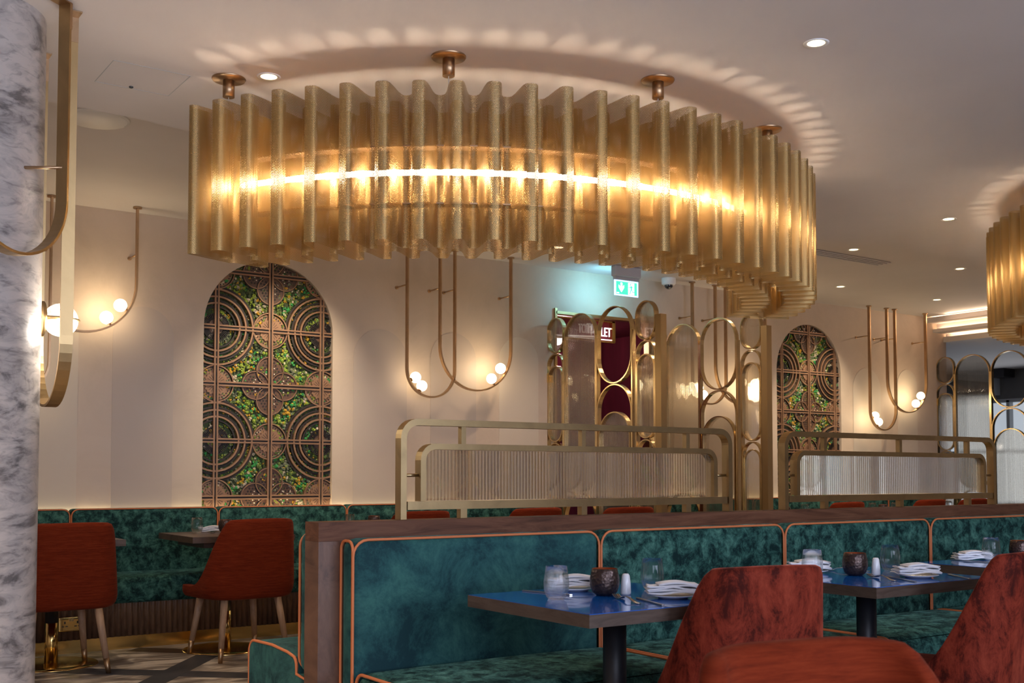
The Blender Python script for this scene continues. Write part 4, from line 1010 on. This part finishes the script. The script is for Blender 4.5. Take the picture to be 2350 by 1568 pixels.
for x, l in ((1.53, 'dark wood table behind the chair next to the marble column'), (2.60, 'dark wood table at the wall banquette left of the partition end'), (3.73, 'dark wood table behind the partition left of the first brass rail'),
             (4.80, 'dark wood table hidden behind the first brass rail'), (8.16, 'dark wood wall table under the right moss arch'), (9.5, 'dark wood wall table behind the second brass rail'), (10.45, 'dark wood wall table behind the right part of second rail')):
    WT.append(x); table(l, x - 0.335, x + 0.335, 6.72 if x < 5.0 else 6.95, 7.40, M['dark_wood'], M['dark_wood'], GW, True)
GM = 'dark wood tables of the middle row'
for x, l in ((3.12, 'dark wood table just behind the partition at the rear banquette'), (5.7, 'dark wood table behind the right end of first rail'), (7.2, 'dark wood table behind the partition between both rails')):
    table(l, x - 0.35, x + 0.35, 4.15, 4.85, M['dark_wood'], M['dark_wood'], GM)

# ------------------------------------------------------------------ table settings
ZT = 0.7505
PR = {}
def once(key, mk, loc, rz, label, cat, group, scale=None):
    if key not in PR:
        o = mk(); tag(o, label, cat, group); o.location = loc; o.rotation_euler = (0, 0, rz); PR[key] = o
    else: o = copy_tree(PR[key], loc, rz, label, group)
    return o
def mk_glass():
    prof = [(0.0, 0.000), (0.022, 0.0), (0.031, 0.008), (0.0385, 0.030), (0.0395, 0.055), (0.036, 0.080), (0.0325, 0.102), (0.0315, 0.102), (0.035, 0.080), (0.0383, 0.055), (0.0372, 0.030), (0.030, 0.012), (0.0, 0.010)]
    return MB().lathe(prof, n=32).build('water_glass', M['glass'])
def mk_bowl():
    t = bpy.data.objects.new('candle_bowl', None); COL.objects.link(t); t.scale = (1.1, 1.1, 1.06)
    MB().lathe([(0.0, 0.0), (0.024, 0.0), (0.036, 0.010), (0.0430, 0.032), (0.0425, 0.052), (0.0385, 0.072), (0.0365, 0.080), (0.0345, 0.080)], n=32).build('bowl', M['bowl'], t)
    MB().lathe([(0.0345, 0.080), (0.040, 0.052), (0.040, 0.030), (0.030, 0.010), (0.0, 0.008)], n=32).build('inner_lining', M['bowl_inner'], t)
    return t
def mk_shaker():
    t = bpy.data.objects.new('salt_shaker', None); COL.objects.link(t)
    MB().lathe([(0.0, 0.0), (0.0155, 0.0), (0.017, 0.006), (0.0155, 0.035), (0.0125, 0.060), (0.009, 0.066), (0.0, 0.067)], n=24).build('body', M['china'], t)
    mb = MB(); [mb.cyl((0.004 * cos(a), 0.004 * sin(a), 0.0665), (0.004 * cos(a), 0.004 * sin(a), 0.0674), 0.0007, n=6) for a in (0, 2.1, 4.2)]; mb.build('holes', M['black'], t)
    return t
def mk_plate(): return MB().lathe([(0.0, 0.0), (0.045, 0.0), (0.050, 0.004), (0.074, 0.010), (0.074, 0.012), (0.050, 0.007), (0.0, 0.005)], n=40).build('side_plate', M['china'])
def mk_napkin():
    # cloth folded over and over: a zig-zag section swept along its length, upper flap turned
    mb = MB()
    pth = []
    L_, h = 0.078, 0.0065
    for k in range(4):
        z = 0.006 + k * h; s_ = 1 if k % 2 == 0 else -1
        for i in range(9):
            u = -1 + 2 * i / 8; pth.append((s_ * u * (L_ - 0.003 * k), z + 0.0022 * sin(3 * u + k) + 0.003 * (1 - abs(u))))
        pth.append((s_ * (L_ + 0.001), z + h / 2))
    ny = 9; vs = []; th = 0.0026; np_ = len(pth)
    for j in range(ny):
        v_ = -1 + 2 * j / (ny - 1)
        for a, (x, z) in enumerate(pth):
            t_ = Vector((pth[min(a + 1, np_ - 1)][0] - pth[max(a - 1, 0)][0], pth[min(a + 1, np_ - 1)][1] - pth[max(a - 1, 0)][1])).normalized(); nx, nz = -t_.y, t_.x
            for s_ in (-1, 1):
                vs.append((x + nx * th * s_ + 0.004 * v_ * (a / np_), v_ * (0.045 - 0.004 * (a / np_)) + 0.012 * (x / L_) * (a / np_ - 0.4), z + nz * th * s_ + 0.0015 * sin(4 * v_ + a)))
    W_ = np_ * 2; fs = []
    for j in range(ny - 1):
        for a in range(np_ - 1):
            for s_ in (0, 1):
                q = (j * W_ + a * 2 + s_, j * W_ + (a + 1) * 2 + s_, (j + 1) * W_ + (a + 1) * 2 + s_, (j + 1) * W_ + a * 2 + s_); fs.append(q)
        for a in (0, np_ - 1): fs.append((j * W_ + a * 2, j * W_ + a * 2 + 1, (j + 1) * W_ + a * 2 + 1, (j + 1) * W_ + a * 2))
    for j in (0, ny - 1):
        for a in range(np_ - 1): fs.append((j * W_ + a * 2, j * W_ + (a + 1) * 2, j * W_ + (a + 1) * 2 + 1, j * W_ + a * 2 + 1))
    mb.add(vs, fs, True)
    # loose corner folded across the top
    top_ = 0.006 + 4 * h
    c = [(-0.055, -0.03), (0.02, -0.043), (0.083, -0.012), (0.075, 0.040), (0.0, 0.030)]
    g = []
    for u in range(9):
        for v_ in range(7):
            fu, fv = u / 8, v_ / 6
            x = -0.045 + 0.125 * fu; y = -0.040 + 0.078 * fv + 0.010 * fu
            z = top_ + 0.002 + 0.010 * sin(pi * min(1, fu * 1.1)) * (0.6 + 0.4 * sin(pi * fv)) - 0.002 * fu
            g.append((x, y, z))
    n0 = len(g); g2 = [(x, y, z - 0.005) for x, y, z in g]
    fs = [(u * 7 + v_, (u + 1) * 7 + v_, (u + 1) * 7 + v_ + 1, u * 7 + v_ + 1) for u in range(8) for v_ in range(6)]
    bd = [v_ for v_ in range(7)] + [u * 7 + 6 for u in range(1, 9)] + [56 + v_ for v_ in range(5, -1, -1)] + [u * 7 for u in range(7, 0, -1)]
    mb.add(g + g2, fs + [tuple(n0 + q for q in f)[::-1] for f in fs] + [(bd[i], bd[(i + 1) % len(bd)], n0 + bd[(i + 1) % len(bd)], n0 + bd[i]) for i in range(len(bd))], True)
    return mb.build('folded_napkin', M['linen'])
def mk_knife():
    o = [(-0.10, 0.004), (-0.02, 0.0055), (0.0, 0.004), (0.02, 0.008), (0.09, 0.0085), (0.105, 0.002), (0.10, -0.006), (0.02, -0.005), (0.0, -0.004), (-0.02, -0.0055), (-0.10, -0.004)]
    return MB().prism(o, 'z', 0.0005, 0.0035).build('table_knife', M['steel'])
def mk_fork():
    mb = MB(); th = 0.0014
    def strip(pts, w0):
        vs = []; 
        for (x, z, w_) in pts: vs += [(x, -w_, z - th), (x, w_, z - th), (x, w_, z + th), (x, -w_, z + th)]
        n = len(pts); fs = [(i * 4 + k, i * 4 + (k + 1) % 4, (i + 1) * 4 + (k + 1) % 4, (i + 1) * 4 + k) for i in range(n - 1) for k in range(4)] + [(3, 2, 1, 0), tuple((n - 1) * 4 + k for k in range(4))]
        mb.add(vs, fs, True)
    strip([(-0.10, 0.002, 0.0065), (-0.07, 0.003, 0.006), (-0.03, 0.010, 0.003), (0.0, 0.013, 0.0028), (0.025, 0.010, 0.004), (0.04, 0.004, 0.0105), (0.058, 0.002, 0.0115)], 0)
    for k in range(4):
        y = (k - 1.5) * 0.0060
        vs = []
        for (x, z) in ((0.056, 0.002), (0.075, 0.004), (0.095, 0.010)): vs += [(x, y - 0.0016, z - th), (x, y + 0.0016, z - th), (x, y + 0.0016, z + th), (x, y - 0.0016, z + th)]
        mb.add(vs, [(i * 4 + q, i * 4 + (q + 1) % 4, (i + 1) * 4 + (q + 1) % 4, (i + 1) * 4 + q) for i in range(2) for q in range(4)] + [(8, 9, 10, 11)])
    return mb.build('table_fork', M['steel'])
def it(kind, x, y, rz, label, z=ZT):
    mk, cat, grp = {'glass': (mk_glass, 'glass', 'water glasses'), 'bowl': (mk_bowl, 'candle holder', 'hammered candle bowls'), 'shaker': (mk_shaker, 'salt shaker', 'white shakers'), 'plate': (mk_plate, 'plate', 'white side plates'),
                    'napkin': (mk_napkin, 'napkin', 'folded white napkins'), 'knife': (mk_knife, 'knife', 'table knives'), 'fork': (mk_fork, 'fork', 'table forks')}[kind]
    return once(kind, mk, (x, y, z), R(rz), label, cat, grp)
t1, t2, t3 = 'on the nearest blue table', 'on the middle blue table', 'on the farthest blue table'
it('glass', 2.052, 2.735, 0, 'clear stemless tumbler at left ' + t1)
it('bowl', 2.250, 2.745, 0, 'dark hammered candle bowl with copper rim ' + t1)
it('shaker', 2.318, 2.722, 0, 'white tapered salt shaker beside the candle bowl ' + t1)
it('glass', 2.500, 2.800, 0, 'clear stemless tumbler at right, behind a napkin, ' + t1)
it('plate', 2.260, 2.915, 0, 'white side plate under the left napkin ' + t1)
it('napkin', 2.255, 2.915, -38, 'folded white napkin behind the left tumbler ' + t1, ZT + 0.012)
it('plate', 2.375, 2.565, 0, 'white side plate under the right napkin ' + t1)
it('napkin', 2.370, 2.565, -33, 'folded white napkin at right beside the shaker ' + t1, ZT + 0.012)
it('knife', 2.135, 2.900, -76, 'steel knife lying at left edge ' + t1, ZT)
it('fork', 2.208, 2.590, 71, 'steel fork with raised tines ' + t1, ZT)
it('knife', 2.240, 2.520, 71, 'steel knife crossing beside the fork ' + t1, ZT)
it('knife', 2.510, 2.500, 60, 'steel knife right of the right napkin ' + t1, ZT)
it('glass', 3.285, 2.790, 0, 'clear stemless tumbler behind the rust chair top ' + t2)
it('bowl', 3.480, 2.750, 0, 'dark hammered candle bowl ' + t2)
it('shaker', 3.545, 2.705, 0, 'white salt shaker touching the candle bowl ' + t2)
it('glass', 3.760, 2.800, 0, 'clear stemless tumbler behind the right napkin ' + t2)
it('plate', 3.425, 2.925, 0, 'white side plate under the rear napkin ' + t2)
it('napkin', 3.420, 2.925, -33, 'folded white napkin seen through the tumbler ' + t2, ZT + 0.012)
it('plate', 3.600, 2.560, 0, 'white side plate under the front napkin ' + t2)
it('napkin', 3.595, 2.565, -30, 'folded white napkin beside the shaker ' + t2, ZT + 0.012)
it('fork', 3.440, 2.600, 64, 'steel fork leaning up at the front edge ' + t2)
it('knife', 3.475, 2.540, 64, 'steel knife beside the fork at the front edge ' + t2)
it('knife', 3.735, 2.480, 55, 'steel knife right of the front napkin ' + t2)
it('fork', 3.600, 2.900, 120, 'steel fork between the left tumbler and candle bowl ' + t2)
it('glass', 4.590, 2.885, 0, 'clear stemless tumbler ' + t3)
it('plate', 4.640, 2.930 + 0.02, 0, 'white side plate ' + t3) if False else None
it('napkin', 4.560, 2.960, -33, 'folded white napkin left of the tumbler ' + t3, ZT)
it('knife', 4.460, 2.900, 88, 'steel knife at the left edge ' + t3)
it('bowl', 4.760, 2.850, 0, 'dark candle bowl at the picture edge ' + t3)
# wall tables
it('glass', 2.455, 7.205, 0, 'small tumbler on the dark table left of the orange chair')
it('bowl', 2.640, 7.180, 0, 'dark candle bowl half behind the second orange chair')
it('napkin', 2.60, 7.32, -30, 'folded napkin between tumbler and bowl on the dark wall table', ZT)
it('fork', 2.545, 7.07, 110, 'fork on the dark wall table by the second orange chair')
it('bowl', 1.505, 7.20, 0, 'dark candle bowl behind the orange chair next to the marble column')
it('napkin', 1.42, 7.22, -30, 'folded napkin on the table next to the marble column', ZT)
it('fork', 1.375, 6.98, 110, 'fork on the table next to the marble column')
it('glass', 3.56, 7.20, 0, 'tumbler seen above the walnut partition near its left end')
it('bowl', 3.78, 7.25, 0, 'candle bowl seen above the walnut partition near its left end')
it('glass', 4.00, 7.30, 0, 'tumbler beside the left post of the first brass rail')
for (x, y, k, l) in ((8.00, 7.10, 'bowl', 'candle bowl left of the second rail above the partition'), (8.38, 7.2, 'glass', 'tumbler beside the left post of the second rail'), (9.33, 7.15, 'glass', 'left tumbler of the pair under the second ribbed glass'),
                     (9.47, 7.13, 'bowl', 'candle bowl between two tumblers under the second ribbed glass'), (9.62, 7.1, 'glass', 'right tumbler of the pair under the second ribbed glass'), (10.22, 7.2, 'glass', 'tumbler left of the chair under the right part of second rail'),
                     (10.60, 7.15, 'glass', 'tumbler right of the chair under the right part of second rail'), (10.70, 7.22, 'glass', 'rightmost tumbler under the second brass rail')):
    it(k, x, y, 0, l)

# fill spots added without fittings, to lift the light on ceiling and walls
for x, y, e_ in ((-0.4, 3.4, 260), (1.6, 6.4, 45), (4.6, 6.6, 55), (6.6, 6.6, 45), (7.4, 6.9, 20)):
    lamp('SPOT', 'room_fill', (x, y, (RAFT if y < 5.4 else CEIL) - 0.03), e_, WARM, (0, 0, 0), 0.05, spot=radians(110), blend=0.9)
